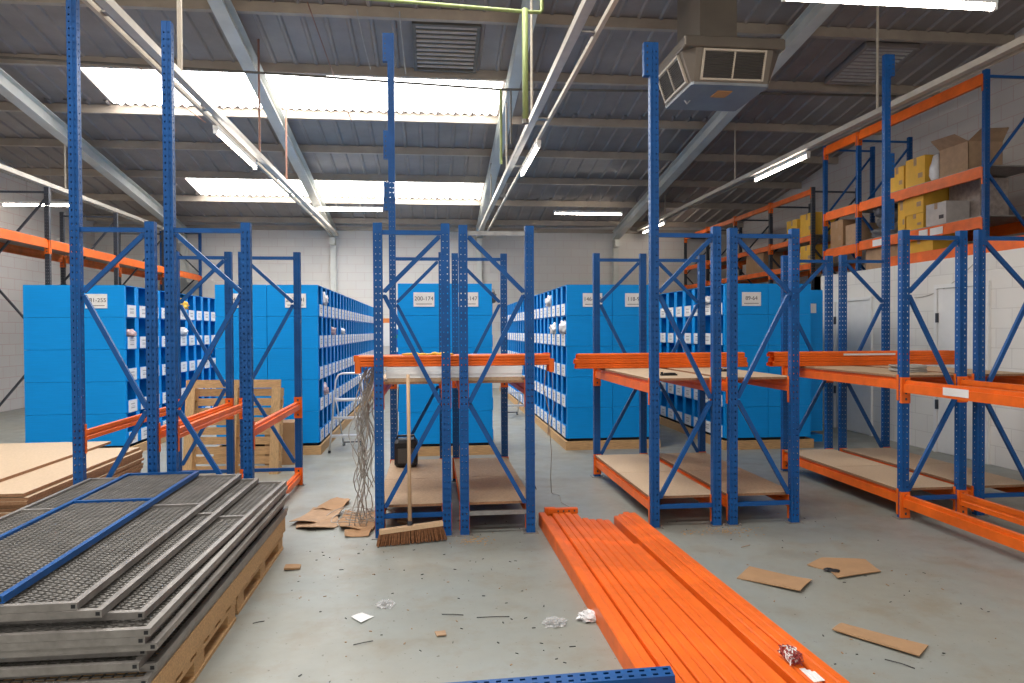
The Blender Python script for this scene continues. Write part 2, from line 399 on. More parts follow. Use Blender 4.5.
splice(rK, 5.075 + .058, YB, 4.40, 4.64); splice(rK, 5.075 + .058, YB, 3.27, 3.54); splice(rK, 5.075 + .058, YB, 2.69, 3.03)
# the bay nearer the viewer at the right: its beams hang on the front posts of the right hand bay
for x, sd in ((3.88, 1), (4.395, -1)):
    for z in (LO - .02, HI - .02):
        beam_at(rI, x, 3.5, YF - PD / 2, z, sd, label=(4.72, 4.98) if (z > 1 and sd == 1) else None, conn=(1, 1))
# the frame that carries their near ends stands just outside the picture
frame(rI, 3.88, 4.395, 3.46, 'R')

# loose beams stacked flat on the racks and piled on the floor
def loose_beam(p, q, w, h, label, group, flat=True, name='rack_beam', conn=()):
    """open ended hollow step beam from p to q (centre line of its underside)"""
    p, q = V(p), V(q); d = (q - p).normalized(); s = d.cross(V((0, 0, 1))).normalized(); u = s.cross(d).normalized()
    if flat: prof = [(-w / 2, 0), (w / 2, 0), (w / 2, h * .40), (w / 2 - .005, h * .46), (w / 2 - .005, h * .54), (w / 2, h * .60), (w / 2, h * .86), (w / 2 - .007, h), (-w * .2, h), (-w * .2, h * .68), (-w / 2, h * .68)]; prof[0:2] = [(-w / 2, 0), (w / 2 - .007, 0), (w / 2, h * .12)]
    else: prof = [(-w / 2, 0), (w / 2, 0), (w / 2, h - .007), (w / 2 - .006, h), (-w / 2 + .006, h), (-w / 2, h - .007), (-w / 2, h * .62), (-w / 2 + .003, h * .56), (-w / 2 + .003, h * .44), (-w / 2, h * .38)]
    mb = MB(); mb.prism(prof, lambda t: p + s * t[0] + u * t[1], lambda t: q + s * t[0] + u * t[1], caps=False)
    o = mb.build(name, ORANGE); tag(o, label, 'beam', group)
    for end, wide, z0, z1 in conn:
        e = p if end == 0 else q; c = MB(); k = d * (.004 if end else -.004)
        c.prism([(-wide / 2, z0), (wide / 2, z0), (wide / 2, z1), (-wide / 2, z1)], lambda t: e + k + s * t[0] + u * t[1], lambda t: e - k + s * t[0] + u * t[1])
        c.prism([(-wide / 2, z0), (-wide / 2 + .004, z0), (-wide / 2 + .004, z1), (-wide / 2, z1)], lambda t: e + s * t[0] + u * t[1], lambda t: e - k * 9 + s * t[0] + u * t[1])
        c.prism([(wide / 2 - .004, z0), (wide / 2, z0), (wide / 2, z1), (wide / 2 - .004, z1)], lambda t: e + s * t[0] + u * t[1], lambda t: e - k * 9 + s * t[0] + u * t[1])
        for i in range(3):
            zz = z0 + (z1 - z0) * (.2 + .25 * i); c.prism([(-.01, zz), (.01, zz), (.01, zz + .012), (-.01, zz + .012)], lambda t: e + k * 1.2 + s * t[0] + u * t[1], lambda t: e + k * 1.3 + s * t[0] + u * t[1], 1)
        c.build('connector', [ORANGE, DARKSTEEL], o)
    return o
BT = HI + .1 + .018
LAY = ['bottom', 'middle', 'top']
def rack_stack(x0, x1, y, z, where, nlay, nrow, group, jit=.04, conn_right=False, hgt=.05):
    for l in range(nlay):
        for k in range(nrow):
            a = x0 + random.uniform(0, jit) + (0 if k == 0 else .03); b = x1 - random.uniform(0, jit); yy = y + k * .108 + random.uniform(0, .004)
            row = 'front' if k == 0 else ('second row' if k == 1 else 'back')
            cn = []
            if conn_right and k < 2: cn = [(1, .11, -.02 if l else -.055, .05)] if (k + l) != 1 else []; cn += [(0, .105, -.05 if l == 0 else 0, .045)] if k == 0 else []
            loose_beam((a, yy, z + l * hgt), (b, yy + random.uniform(-.004, .004), z + l * hgt), .1, hgt - .001,
                       'loose orange beam, %s layer, %s, in the stack %s' % (LAY[l] if nlay == 3 else LAY[l * 2], row, where), group, conn=cn)
rack_stack(1.42, 3.24, 7.04, BT + .001, 'on the centre right shelf', 3, 2, 'orange beams stacked on the racks')
rack_stack(3.50, 5.60, 7.04, BT + .001, 'on the right hand shelf', 3, 2, 'orange beams stacked on the racks')
o = [b for b in COL.objects if b.get('label') == 'loose orange beam, top layer, front, in the stack on the right hand shelf'][0]
MB().box(4.28, 4.86, 6.982, 6.986, BT + .110, BT + .130).build('white_tape', WHITEP, o)
# white laminated boards on the centre shelf, then beams on top of them
zb = BT + .001
for i in range(4):
    mb = MB(); t = .028 if i else .026; x0 = -.355 + random.uniform(-.006, .01); x1 = .70 + random.uniform(-.01, .006)
    mb.box(x0, x1, 5.52 + random.uniform(0, .008), 6.55, zb, zb + t)
    tag(mb.build('melamine_board', MELA if i else CHIP), ('plain brown board under the white boards on the centre shelf' if i == 0 else '%s white laminated board up from the brown board on the centre shelf' % ORD[i - 1]), 'board', 'boards on the centre shelf')
    zb += t + .0005
rack_stack(-.63, .97, 5.62, zb + .001, 'on the white boards', 2, 3, 'orange beams stacked on the racks', conn_right=True, hgt=.043)
mb = MB()
for k in range(7): mb.lump((-.20 + k * .055, 5.66 + .02 * math.sin(k * 2), zb + .092), (.045, .03, .014 + .006 * math.sin(k * 1.7)), k, .3, 2)
tag(mb.build('yellow_strap', YELLOW, smooth=True), 'crumpled yellow strap on top of the orange beams behind the broom handle', 'strap')
# floor pile
N = 15
for i in range(N):
    t = i / (N - 1)
    xf = .872 + .052 * i; yf = [5.66, 5.62, 5.63, 5.64, 5.63, 5.61, 5.46, 5.44, 5.42, 5.40, 4.78, 5.47, 5.53, 5.58, 5.57][i]
    sl = -.011 - .027 * t; y1 = 2.2
    x1 = xf + sl * (y1 - yf); h = [.102, .082, .098, .094, .10, .095, .099, .092, .098, .095, .09, .104, .10, .103, .098][i]
    loose_beam((xf, yf, 0.001), (x1, y1, 0.001), .0495 if i else .056, h,
               '%s orange beam from the left in the pile on the floor' % ORD[i], 'orange beams piled on the floor', flat=False)
# one beam lies across the far ends, its flat end plate showing
mb = MB(); mb.box(.93, 1.17, 5.665, 5.71, .085, .125); mb.box(.93, 1.17, 5.70, 5.71, .0, .085); mb.box(.9, .985, 5.68, 5.72, .0, .13)
for i in range(4): mb.box(1.0 + i * .045, 1.012 + i * .045, 5.663, 5.666, .098, .112, 1)
tag(mb.build('end_bracket', [ORANGE, DARKSTEEL]), 'orange slotted end bracket lying across the far ends of the floor beams', 'bracket')
# blue upright lying at the front, right end up on the pile
p, q = V((-.62, 2.985, .0)), V((.985, 2.83, .102)); d = (q - p).normalized(); s = V((0, 0, 1)).cross(d).normalized(); u = d.cross(s)
mb = MB(); L = (q - p).length
def uq(a, b, c): return p + d * a + s * b + u * c
mb.add([uq(a, b, c) for a in (0, L) for b, c in ((-.043, 0), (.043, 0), (.043, .06), (-.043, .06))], [(0, 1, 5, 4), (0, 4, 7, 3), (1, 2, 6, 5), (3, 2, 1, 0), (4, 5, 6, 7)])
cuts = [-.043, -.0275, -.0125, .0125, .0275, .043]; nh = int(L / .05)
for i in range(5):
    sp = [(0, L)] if i % 2 == 0 else list(zip([0] + [.03 + .05 * k + .022 for k in range(nh)], [.03 + .05 * k for k in range(nh)] + [L]))
    for a, b in sp: mb.add([uq(a, cuts[i], .06), uq(b, cuts[i], .06), uq(b, cuts[i + 1], .06), uq(a, cuts[i + 1], .06)], [(0, 1, 2, 3)])
tag(mb.build('rack_upright', BLUE), 'loose blue perforated upright lying at the bottom edge against the floor beams', 'upright')
# tangle of red wire on the pile
mb = MB()
for k in range(14):
    pts = []; ph = random.uniform(0, 6)
    for i in range(13): pts.append((1.575 + .035 * math.cos(ph + i * .8 + k) * random.uniform(.5, 1.1), 2.975 + .06 * math.sin(ph * 2 + i * .7) * random.uniform(.6, 1.1), .108 + .022 + .020 * math.sin(i * 1.1 + k)))
    mb.tube(pts, .0028, 5, 0 if k % 3 else 1)
tag(mb.build('wire_tangle', [REDWIRE, WHITEP]), 'small tangle of red and white wire on the orange floor beams', 'wire')
mb = MB()
for k in range(3): mb.box(1.575 + k * .012, 1.60 + k * .012, 2.78, 2.90 - k * .02, .101 + k * .002, .103 + k * .002)
tag(mb.build('paper_strip', WHITEP), 'torn pale paper strip beside the red wire tangle', 'paper')

# ------------------------------------------------------------------ pick bin blocks
PITCH, LEV, Z0, NL = .38, .406, .15, 5
TIER = ['bottom tier', 'second tier up', 'third tier up', 'fourth tier up', 'top tier']
def make_bin(side, depth, lab=True):
    """side=+1 opens to +X, -1 opens to -X; origin at the front-left-bottom corner on the face plane"""
    s = side; w = PITCH - .004; h = LEV - .003; mb = MB()
    def bx(a, b, y0, y1, z0, z1, mi=0): mb.box(min(-s * a, -s * b), max(-s * a, -s * b), y0, y1, z0, z1, mi)
    bx(0, depth, 0, .012, 0, h); bx(0, depth, w - .012, w, 0, h)            # side walls
    bx(depth - .008, depth, .012, w - .012, 0, h); bx(0, depth, .012, w - .012, 0, .01)
    bx(0, .012, .012, .055, .01, h); bx(0, .012, w - .055, w - .012, .01, h)  # front flanges
    bx(-.012, 0, .056, w - .056, 0, .158)                                    # picking lip
    bx(.012, .022, .055, w - .055, .01, .158)
    bx(0, depth, .012, w - .012, h - .008, h)
    o = mb.build('pick_bin', BIN, origin=(0, 0, 0))
    if lab:
        c = MB(); x = s * .0125
        c.box(min(x, x + s * .003), max(x, x + s * .003), .058, w - .058, .004, .156); c.build('label_card', WHITEP, o)
        k = MB(); x = s * .0157
        for z, t in ((.10, .014), (.075, .006), (.05, .014)): k.box(min(x, x + s * .001), max(x, x + s * .001), .13, w - .13, z, z + t)
        # printed lines sit on the card
        k.build('print', GREYINK, o.children[0])
    return o
protos = {}
def bin_block(tagname, xa, xb, yf, side, ncol, signs, extra_cols=0):
    """side +1: opening faces +X on plane xb ; -1: opening faces -X on plane xa"""
    mid = (xa + xb) / 2; depth = mid - xa - .003
    base = thing('timber_plinth', 'low timber plinth carrying the bin block %s' % tagname, 'plinth', (mid, yf, 0), 'timber plinths under the bin blocks')
    yl = yf + (24 if ncol == 16 else ncol) * PITCH + .1
    MB().box(xa - .03, xb + .03, yf - .03, yf + .0, 0, .115).build('front_plank', PINE, base)
    MB().box(xb - .0, xb + .03, yf + .0, yl, 0, .115).build('side_plank', PINE, base); MB().box(xa - .03, xa, yf, yl, 0, .115).build('side_plank', PINE, base)
    MB().box(xa + .05, xb - .05, yf + .06, yl - .05, 0.0, Z0 - .002).build('dark_gap_fill', BLACKP, base)  # black fill stands in for the shaded gap between planks and bins
    key = (side, round(depth, 3))
    first_used = False
    if key not in protos: protos[key] = make_bin(side, depth); new = True
    else: new = False
    pr = protos[key]
    for c in range(ncol):
        for l in range(NL):
            loc = V((xb if side > 0 else xa, yf + c * PITCH, Z0 + l * LEV))
            if new: o = pr; o.location = loc; new = False
            else: o = copy_thing(pr, loc)
            tag(o, 'blue bin, %s, %s from the front, block %s' % (TIER[l], ORD[c], tagname), 'bin', 'blue pick bins')
    k2 = (-side, round(depth, 3), 0)
    if k2 not in protos: protos[k2] = make_bin(-side, depth, lab=False); new = True
    else: new = False
    pr = protos[k2]
    for l in range(NL):
        loc = V((xa if side > 0 else xb, yf, Z0 + l * LEV))
        if new: o = pr; o.location = loc; new = False
        else: o = copy_thing(pr, loc)
        tag(o, 'blue bin, %s, turned away, front end of block %s' % (TIER[l], tagname), 'bin', 'blue pick bins')
    for x, txt, lab in signs:
        t = thing('aisle_sign', lab, 'sign', (x, yf - .002, 1.90), 'printed aisle signs')
        MB().box(x - .13, x + .13, yf - .006, yf - .002, 1.885, 2.065).build('card', WHITEP, t)
        lettering(txt, .072, (x, yf - .0066, 1.985), '-Y', t); 
        MB().box(x - .10, x + .10, yf - .0066, yf - .006, 1.915, 1.922).build('rule', INK, t)
bin_block('at far left', -5.05, -3.86, 9.42, 1, 10, [(-4.19, '281-255', 'printed aisle sign on the far left bin block')])
bin_block('behind the wooden pallet', -2.725, -1.46, 9.30, 1, 16, [(-2.46, '254-228', 'left aisle sign on the block behind the wooden pallet'), (-1.735, '227-201', 'right aisle sign on the block behind the wooden pallet')])
bin_block('in the centre', -.43, .755, 9.0, 1, 3, [(-.105, '200-174', 'left aisle sign on the centre bin block'), (.45, '173-147', 'right aisle sign on the centre bin block')])
bin_block('right of the centre aisle', 1.755, 2.98, 9.17, -1, 16, [(2.10, '146-119', 'left aisle sign on the block right of centre'), (2.67, '118-90', 'right aisle sign on the block right of centre')])
bin_block('beside the white wall', 3.805, 4.99, 8.9, -1, 8, [(4.165, '89-64', 'aisle sign on the bin block beside the white wall')])
# bins beyond those counted one by one, far down the two long blocks
def far_bins(mb, xf, s, y0, n, depth=.62):
    for c in range(n):
        for l in range(NL):
            y, z, w, h = y0 + c * PITCH, Z0 + l * LEV, PITCH - .004, LEV - .003
            def bx(a, b, ya, yb, za, zb_, mi=0): mb.box(min(xf - s * a, xf - s * b), max(xf - s * a, xf - s * b), y + ya, y + yb, z + za, z + zb_, mi)
            bx(0, depth, 0, .05, 0, h); bx(0, depth, w - .05, w, 0, h); bx(depth - .01, depth, .05, w - .05, 0, h); bx(-.012, .01, .05, w - .05, 0, .158); bx(.01, depth, .05, w - .05, 0, .01); bx(-.0155, -.0125, .058, w - .058, .004, .156, 1); bx(.01, depth, .05, w - .05, h - .008, h)
mb = MB(); far_bins(mb, -1.46, 1, 9.30 + 16 * PITCH, 8); far_bins(mb, 1.755, -1, 9.17 + 16 * PITCH, 8)
o = tag(mb.build('distant_pick_bins', [BIN, WHITEP]), 'blue pick bins at the far ends of the two long blocks', 'bins'); o['kind'] = 'stuff'
# the narrow block set back beside it, with one small notice
nb = MB(); nb.box(5.0, 5.42, 9.35, 12.5, .15, 2.12); nb.box(5.0, 5.42, 9.35, 12.5, 0, .1)
t = tag(nb.build('storage_cabinet', BIN), 'narrow blue cabinet set back between the last bin block and white wall', 'cabinet')
MB().box(5.2, 5.32, 9.345, 9.35, 1.80, 1.93).build('notice', WHITEP, t)
# packages sticking out of bins
def pack(x, y, z, sz, mat, label, seed):
    tag(MB().lump((x, y, z + sz[2] * .72), sz, seed, .62, 3, freq=2.8).build('plastic_bag', mat, smooth=True), label, 'bag', 'bags poking out of bins')
zt = lambda l: Z0 + l * LEV + .012
pack(-1.475, 9.30 + PITCH * 1.5, zt(4) + .15, (.06, .14, .10), FILM, 'white bag in the top tier of the block behind the pallet', 1)
pack(-1.475, 9.30 + PITCH * 3.5, zt(3) + .15, (.06, .14, .07), PINKBAG, 'pinkish bag in the fourth tier, block behind the pallet', 2)
pack(-1.475, 9.30 + PITCH * 6.5, zt(3) + .15, (.06, .14, .06), FILM, 'white bag deep along the aisle in the block behind the pallet', 3)
pack(-1.475, 9.30 + PITCH * 1.5, zt(1) + .15, (.05, .14, .08), PINKBAG, 'pink speckled bag seen through the stepladder', 4)
pack(1.765, 9.17 + PITCH * 3.5, zt(4) + .15, (.07, .14, .09), FILM, 'white bag in the top tier right of the centre aisle', 5)
pack(1.765, 9.17 + PITCH * 2.5, zt(3) + .15, (.07, .14, .08), FILM, 'white bag in the fourth tier, third column, right of centre aisle', 6)
pack(1.765, 9.17 + PITCH * .5, zt(3) + .15, (.07, .14, .10), FILM, 'white bag nearest the front end right of the centre aisle', 7)
pack(-3.875, 9.42 + PITCH * 5.5, zt(4) + .15, (.08, .14, .09), YELLOW, 'yellowish bag in the top tier of the far left block', 8)
pack(-3.875, 9.42 + PITCH * 4.5, zt(4) + .15, (.08, .13, .05), FILM, 'flat white bag in the top tier of the far left block', 9)
pack(-3.875, 9.42 + PITCH * 5.5, zt(3) + .15, (.08, .14, .07), FILM, 'white bag in the fourth tier of the far left block', 10)
pack(-3.875, 9.42 + PITCH * .5, zt(3) + .15, (.06, .12, .05), PINKBAG, 'pinkish bag in the nearest column of the far left block', 11)
pack(3.79, 8.9 + PITCH * 1.5, zt(4) + .15, (.07, .13, .06), FILM, 'white bag in the top tier of the block beside the white wall', 12)
pack(.77, 9.0 + PITCH * .5, zt(4) + .15, (.05, .13, .10), DARKBAG, 'dark speckled bag in the top tier of the centre block', 13)
NX1, NX2 = -1.24, -.98
t = thing('wall_notice', 'tall white notice with orange top on the back wall, seen down left aisle', 'notice', (NX1, WY, 1.2))
MB().box(NX1 - .10, NX1 + .10, WY - .02, WY - .001, 1.18, 1.80).build('board', WHITEP, t); MB().box(NX1 - .10, NX1 + .10, WY - .022, WY - .001, 1.80, 1.92).build('header', ORCAP, t)
t = thing('safety_board', 'blue and green safety board with white top panel on the back wall', 'sign', (NX2, WY, 1.0))
MB().box(NX2 - .11, NX2 + .11, WY - .02, WY - .001, .95, 1.62).build('board', SIGNBLUE, t); MB().box(NX2 - .09, NX2 + .09, WY - .024, WY - .02, 1.38, 1.48).build('panel', SIGNGREEN, t)
mb = MB(); mb.prism([(-.12, 0), (.11, 0), (.03, .19), (-.02, .19)], lambda p: V((NX2 + p[0], WY - .022, 1.63 + p[1])), lambda p: V((NX2 + p[0], WY - .001, 1.63 + p[1]))); mb.build('top_panel', WHITEP, t)
MB().box(NX2 - .07, NX2 + .05, WY - .024, WY - .02, 1.02, 1.14).build('panel', WHITEP, t)

# ------------------------------------------------------------------ side wall racks (long, high)
def side_rack(label, x, xd, posts, tops, levels, bays, umat, zlo=0, name='pallet_racking', bh=.12, omat=None):
    r = thing(name, label, 'rack', (x, posts[0], 0), 'tall racking along the side walls')
    sg = 1 if xd > x else -1
    for y, zt_ in zip(posts, tops):
        for xx in (x, xd):
            mb = upright_mb(xx, y, zt_); mb.build('upright', BLUE if (umat is DARKSTEEL and y > 18.9 and x < 0) else umat, r)
        n = max(1, int((zt_ - .2) / 1.0)); z = .2
        for i in range(n):
            za, zb_ = .2 + i * (zt_ - .35) / n, .2 + (i + 1) * (zt_ - .35) / n
            MB().bar((x if i % 2 else xd, y, za), (xd if i % 2 else x, y, zb_), .03, .03, up=(0, 1, 0)).build('brace', umat, r)
        MB().bar((x, y, zt_ - .08), (xd, y, zt_ - .08), .03, .03, up=(0, 1, 0)).build('brace', umat, r)
    for (i, j), zs in bays:
        a, b = sorted((posts[i], posts[j]))
        for z in zs:
            for xx, s2 in ((x, sg), (xd, -sg)) if z < 3.3 else ((x, sg),):
                bb = beam_at(r, xx, a + PD / 2, b - PD / 2, z, s2, h=bh)
            if z > 4: continue
            mb = MB(); mb.box(min(x, xd) + .03, max(x, xd) - .03, a + .05, b - .05, z + bh, z + bh + .018); mb.build('shelf_deck', STEEL, r)
    return r
RX, RD = 7.0, 7.9
rr1 = side_rack('tall loaded racking of boxes behind the white wall', RX, RD, [12.0, 11.0, 8.3], [4.85, 4.75, 4.85], None,
          [((0, 1), (2.26, 2.84, 3.50, 4.68)), ((1, 2), (2.26, 2.86, 3.50, 4.68))], BLUE, bh=.15)
rr2 = side_rack('darker empty racking receding along the right wall to the back', RX + .02, RD, [19.1, 17.5, 15.85, 14.1, 12.45], [4.2] * 5, None,
          [((0, 1), (2.70, 3.22, 4.08)), ((1, 2), (2.70, 3.22, 4.08)), ((2, 3), (2.70, 3.22, 4.08)), ((3, 4), (2.70, 3.22, 4.08))], DARKSTEEL, bh=.10)  # backlit shade on these blue posts is put into a darker material
rr3 = side_rack('long racking with orange beam along the left wall', -5.95, -6.9, [19.1, 16.6, 14.2, 11.8, 9.4], [4.2, 3.85, 3.85, 3.85, 3.85], None,
          [((0, 1), (2.90,)), ((1, 2), (2.90,)), ((2, 3), (2.90,)), ((3, 4), (2.90,))], DARKSTEEL, bh=.14)
# cartons on the right hand racking: front faces at x, sizes read off the shelf heights
def carton(x0, x1, y0, y1, z0, h, mat, label, tape=True, name='cardboard_box', group='boxes on the right hand racking', flaps=False):
    mb = MB(); mb.box(x0, x1, y0, y1, z0, z0 + h); ym = (y0 + y1) / 2
    if flaps:
        mb = MB(); t = .006
        mb.box(x0, x1, y0, y0 + t, z0, z0 + h); mb.box(x0, x1, y1 - t, y1, z0, z0 + h); mb.box(x0, x0 + t, y0, y1, z0, z0 + h); mb.box(x1 - t, x1, y0, y1, z0, z0 + h); mb.box(x0, x1, y0, y1, z0, z0 + t)
        mb.add([(x0, y0, z0 + h), (x0, y1, z0 + h), (x0 - .16, y1 - .03, z0 + h + .12), (x0 - .16, y0 + .05, z0 + h + .10)], [(0, 1, 2, 3)])
        mb.add([(x0, y0, z0 + h), (x1, y0, z0 + h), (x1 - .03, y0 - .14, z0 + h + .15), (x0 + .05, y0 - .16, z0 + h + .12)], [(0, 1, 2, 3)])
        mb.add([(x1, y0, z0 + h), (x1, y1, z0 + h), (x1 + .1, y1, z0 + h + .17), (x1 + .08, y0, z0 + h + .2)], [(0, 1, 2, 3)])
    o = mb.build(name, mat); tag(o, label, 'box', group)
    if tape:
        k = MB(); k.box(x0 - .002, x0, ym - .03, ym + .03, z0 + h * .72, z0 + h + .001); k.box(x0 - .002, x1, ym - .03, ym + .03, z0 + h, z0 + h + .002); k.build('tape', CARD2, o)
        k = MB(); k.box(x0 - .0015, x0, y0 + (y1 - y0) * .12, y0 + (y1 - y0) * .35, z0 + h * .25, z0 + h * .42); k.build('print', INK if mat is SILVER else CARD2, o)
    return o
S1, S2, S3, S4 = 2.26 + .168, 2.86 + .168, 3.50 + .168, 2.84 + .168
carton(7.06, 7.46, 9.96, 10.27, S3, .36, YELLOW, 'yellow carton on the top shelf, nearer the tall blue post')
carton(7.06, 7.50, 9.50, 9.92, S3, .41, YELLOW, 'larger yellow carton on the top shelf, beside the white bag')
carton(7.08, 7.48, 9.955, 10.12, S2, .47, YELLOW, 'narrow yellow carton stood on end on the middle shelf')
carton(7.06, 7.50, 9.53, 9.94, S2 + .23, .40, YELLOW, 'yellow carton sitting on another carton on the middle shelf')
carton(7.06, 7.50, 9.53, 9.90, S2, .225, YELLOW, 'flat yellow carton under another one on the middle shelf')
carton(7.06, 7.50, 9.93, 10.22, S2, .0 + .22, YELLOW, 'low yellow carton at the left on the middle shelf') if False else None
carton(7.05, 7.40, 9.06, 9.46, S2, .31, SILVER, 'pale grey printed carton on the middle shelf')
carton(7.42, 7.85, 8.90, 9.48, S2, .60, CLEARWRAP, 'film wrapped grey load behind the pale grey carton', tape=False, name='wrapped_load')
carton(7.06, 7.50, 9.33, 9.92, S1, .53, YELLOW, 'wide yellow carton on the lowest shelf above the white wall')
carton(7.10, 7.60, 8.72, 9.26, S3, .40, CARD2, 'torn open brown carton with flaps on the top shelf', tape=False, flaps=True)
tag(MB().lump((7.16, 9.38, S3 + .16), (.09, .1, .22), 31, .25).build('plastic_bag', FILM, smooth=True), 'upright white bag beside the torn open carton', 'bag')
tag(MB().lump((7.3, 9.9, S3 + .36 + .41*0 + .075 + .06), (.2, .2, .09), 33, .35).build('plastic_bag', FILM, smooth=True), 'loose film on top of the yellow cartons', 'bag') if False else None
for i, (y, z, sx) in enumerate(((10.45, S2 + .08, .2), (10.75, S2 + .09, .2), (10.60, S2 + .26, .2), (10.42, S2 + .32, .15), (10.66, S2 + .42, .16))):
    tag(MB().lump((7.32, y, z), (.22, sx, .12), 40 + i, .4, 3).build('film_bundle', DARKBAG, smooth=True),
        ['dark film bundle at lower right in the heap on the shelf', 'dark film bundle at lower left in the heap on the shelf', 'dark film bundle in the middle of the heap', 'dark film bundle at upper right of the heap', 'dark film bundle at the very top of the heap'][i], 'bundle', 'dark film bundles in a heap')
carton(7.06, 7.5, 11.55, 11.93, S4, .46, CARD, 'brown carton at far left of the small end bay')
carton(7.08, 7.5, 11.12, 11.50, S4, .34, CARD2, 'pale brown carton beside the far left carton in the end bay')
carton(7.06, 7.5, 10.46, 10.90, S1, .50, CARD2, 'brown carton on the lowest shelf under the dark film heap')
carton(7.06, 7.5, 9.98, 10.40, S1, .49, CARD, 'brown carton on the lowest shelf left of the wide yellow carton')
carton(7.06, 7.5, 12.5, 12.98, 3.22 + .118, .42, YELLOW, 'yellow carton on the upper shelf of the darker racking')
carton(7.06, 7.5, 13.1, 13.5, 3.22 + .118, .38, YELLOW, 'second yellow carton on the upper shelf of the darker racking')
carton(7.06, 7.5, 12.55, 12.97, 2.70 + .118, .34, YELLOW, 'yellow carton on the lower shelf of the darker racking')
carton(7.06, 7.5, 14.5, 15.35, 2.70 + .118, .42, CARD, 'long brown carton on the lower shelf of the darker racking')
loose_beam((6.52, 9.5, 2.452), (6.52, 6.2, 2.452), .055, .15, 'thick orange beam lying along the top of the white block wall', 'single loose beams', flat=False, conn=[(0, .07, -.0, .15)])
# shelf edge labels and paper
for i, (y0, y1, z) in enumerate(((9.02, 9.27, 2.86), (9.32, 9.50, 2.86), (10.32, 10.58, 2.86))):
    MB().box(RX - .032, RX - .0275, y0, y1, z + .02, z + .12).build('label_card', WHITEP, rr1)

# ------------------------------------------------------------------ roof services
for k, (x, xr, zt0, lab) in enumerate(((-6.5, -6.6, 4.07, 'leftmost'), (-2.46, -2.58, 4.07, 'second from left'), (1.21, 1.40, 4.07, 'third from left'), (5.66, 5.78, 4.30, 'rightmost'))):
    t = thing('lighting_trunking', '%s of the four long steel trunkings hung under the roof' % lab, 'trunking', (x, 12, zt0), 'lighting trunking runs')
    mb = MB(); y0, y1 = -1.0, (18.9 if k < 3 else 19.1); c = [(-.04, .0), (-.04, .07), (-.035, .07), (-.035, .006), (.035, .006), (.035, .07), (.04, .07), (.04, 0)]
    mb.prism(c, lambda p: V((x + p[0], y0, zt0 + p[1])), lambda p: V((x + p[0], y1, zt0 + p[1])))
    mb.build('tray', TRUNK, t)
    mb = MB(); sgn = 1 if xr > x else -1
    mb.box(xr - .018, xr + .018, y0, y1, zt0, zt0 + .045); mb.build('rail', CREAM, t)
    for i in range(8): MB().box(min(x, xr + sgn * .02), max(x, xr + sgn * .02), 1.0 + i * 2.45, 1.08 + i * 2.45, zt0 + .02, zt0 + .035).build('cross_plate', STEEL, t)
    hy = {0: [13.5, 10.2], 1: [7.36, 10.6, 12.5], 2: [8.5, 11.4, 14.5], 3: [8.5, 12.78, 16.8]}[k]
    for i, yy in enumerate(hy):
        MB().tube([(x, yy, zt0 + .01), (x, yy, roofz(yy) - .0)], .026 if (k == 1 and i == 0) else .016, 8).build('hanger_rod', REDROD if (k == 1 and i) else CREAM, t)
def lamp(p, q, label, wires=False, r=.022):
    p, q = V(p), V(q); d = (q - p).normalized()
    t = thing('fluorescent_light', label, 'light', (p + q) / 2, 'fluorescent batten lights')
    MB().bar(p + V((0, 0, .045)), q + V((0, 0, .045)), .06, .05).build('housing', MELA, t)
    MB().tube([p + d * .03, q - d * .03], r, 10).build('tube', TUBE, t, smooth=True)
    for e, s in ((p, 1), (q, -1)): MB().bar(e, e + d * s * .03, .05, .06).build('end_holder', MELA, t)
    if wires:
        for f in (.35, .68):
            a = p.lerp(q, f); MB().tube([a + V((0, 0, .07)), V((a.x, a.y, roofz(a.y) - .035))], .004, 5).build('wire', WIRE, t)
    return t
lamp((-2.58, 8.9, 4.0), (-2.58, 10.85, 4.0), 'lit tube light under the second trunking, at upper left')
lamp((1.40, 9.2, 4.0), (1.40, 10.95, 4.0), 'lit tube light under the third trunking, above the centre aisle')
lamp((5.74, 10.3, 4.23), (5.74, 12.1, 4.23), 'lit tube light under the right trunking, nearer the ventilation unit')
lamp((5.76, 17.1, 4.23), (5.76, 18.9, 4.23), 'lit tube light under the right trunking, far end')
lamp((-8.4, 15.0, 4.11), (-7.08, 15.0, 4.11), 'lit tube light hung crosswise at far left, cut by the picture edge', True)
lamp((-2.74, 16.6, 4.36), (-1.12, 16.6, 4.36), 'lit tube light hung crosswise far back on the left', True)
lamp((2.87, 16.6, 4.345), (4.54, 16.6, 4.345), 'lit tube light hung crosswise far back on the right', True)
lamp((2.80, 5.42, 4.235), (4.65, 5.42, 4.235), 'bright near tube light at the top right corner', True, r=.03)
# heater / cooler head with duct
hx, hy = 3.40, 8.25
t = thing('ventilation_unit', 'grey ducted ventilation unit with louvred faces hanging from the roof', 'ventilation unit', (hx, hy, 4.2))
MB().box(hx - .34, hx + .10, hy - .40, hy + .35, 4.84, roofz(hy - .45) - .04).build('duct', HEATER, t)
mb = MB(); mb.cbox(hx - .60, hx + .58, hy - .62, hy + .60, 4.73, 4.85, .015); mb.build('plenum', HEATER, t)
def ring(hw, z, c, hy_=None): 
    return [V((hx + a, hy + b, z)) for a, b in ((-hw + c, -hw), (hw - c, -hw), (hw, -hw + c), (hw, hw - c), (hw - c, hw), (-hw + c, hw), (-hw, hw - c), (-hw, -hw + c))]
A, B = ring(.58, 4.735, .13), ring(.46, 4.39, .02)
mb = MB(); mb.add(A + B, [(i, (i + 1) % 8, 8 + (i + 1) % 8, 8 + i) for i in range(8)]); mb.build('hood', HEATER, t)
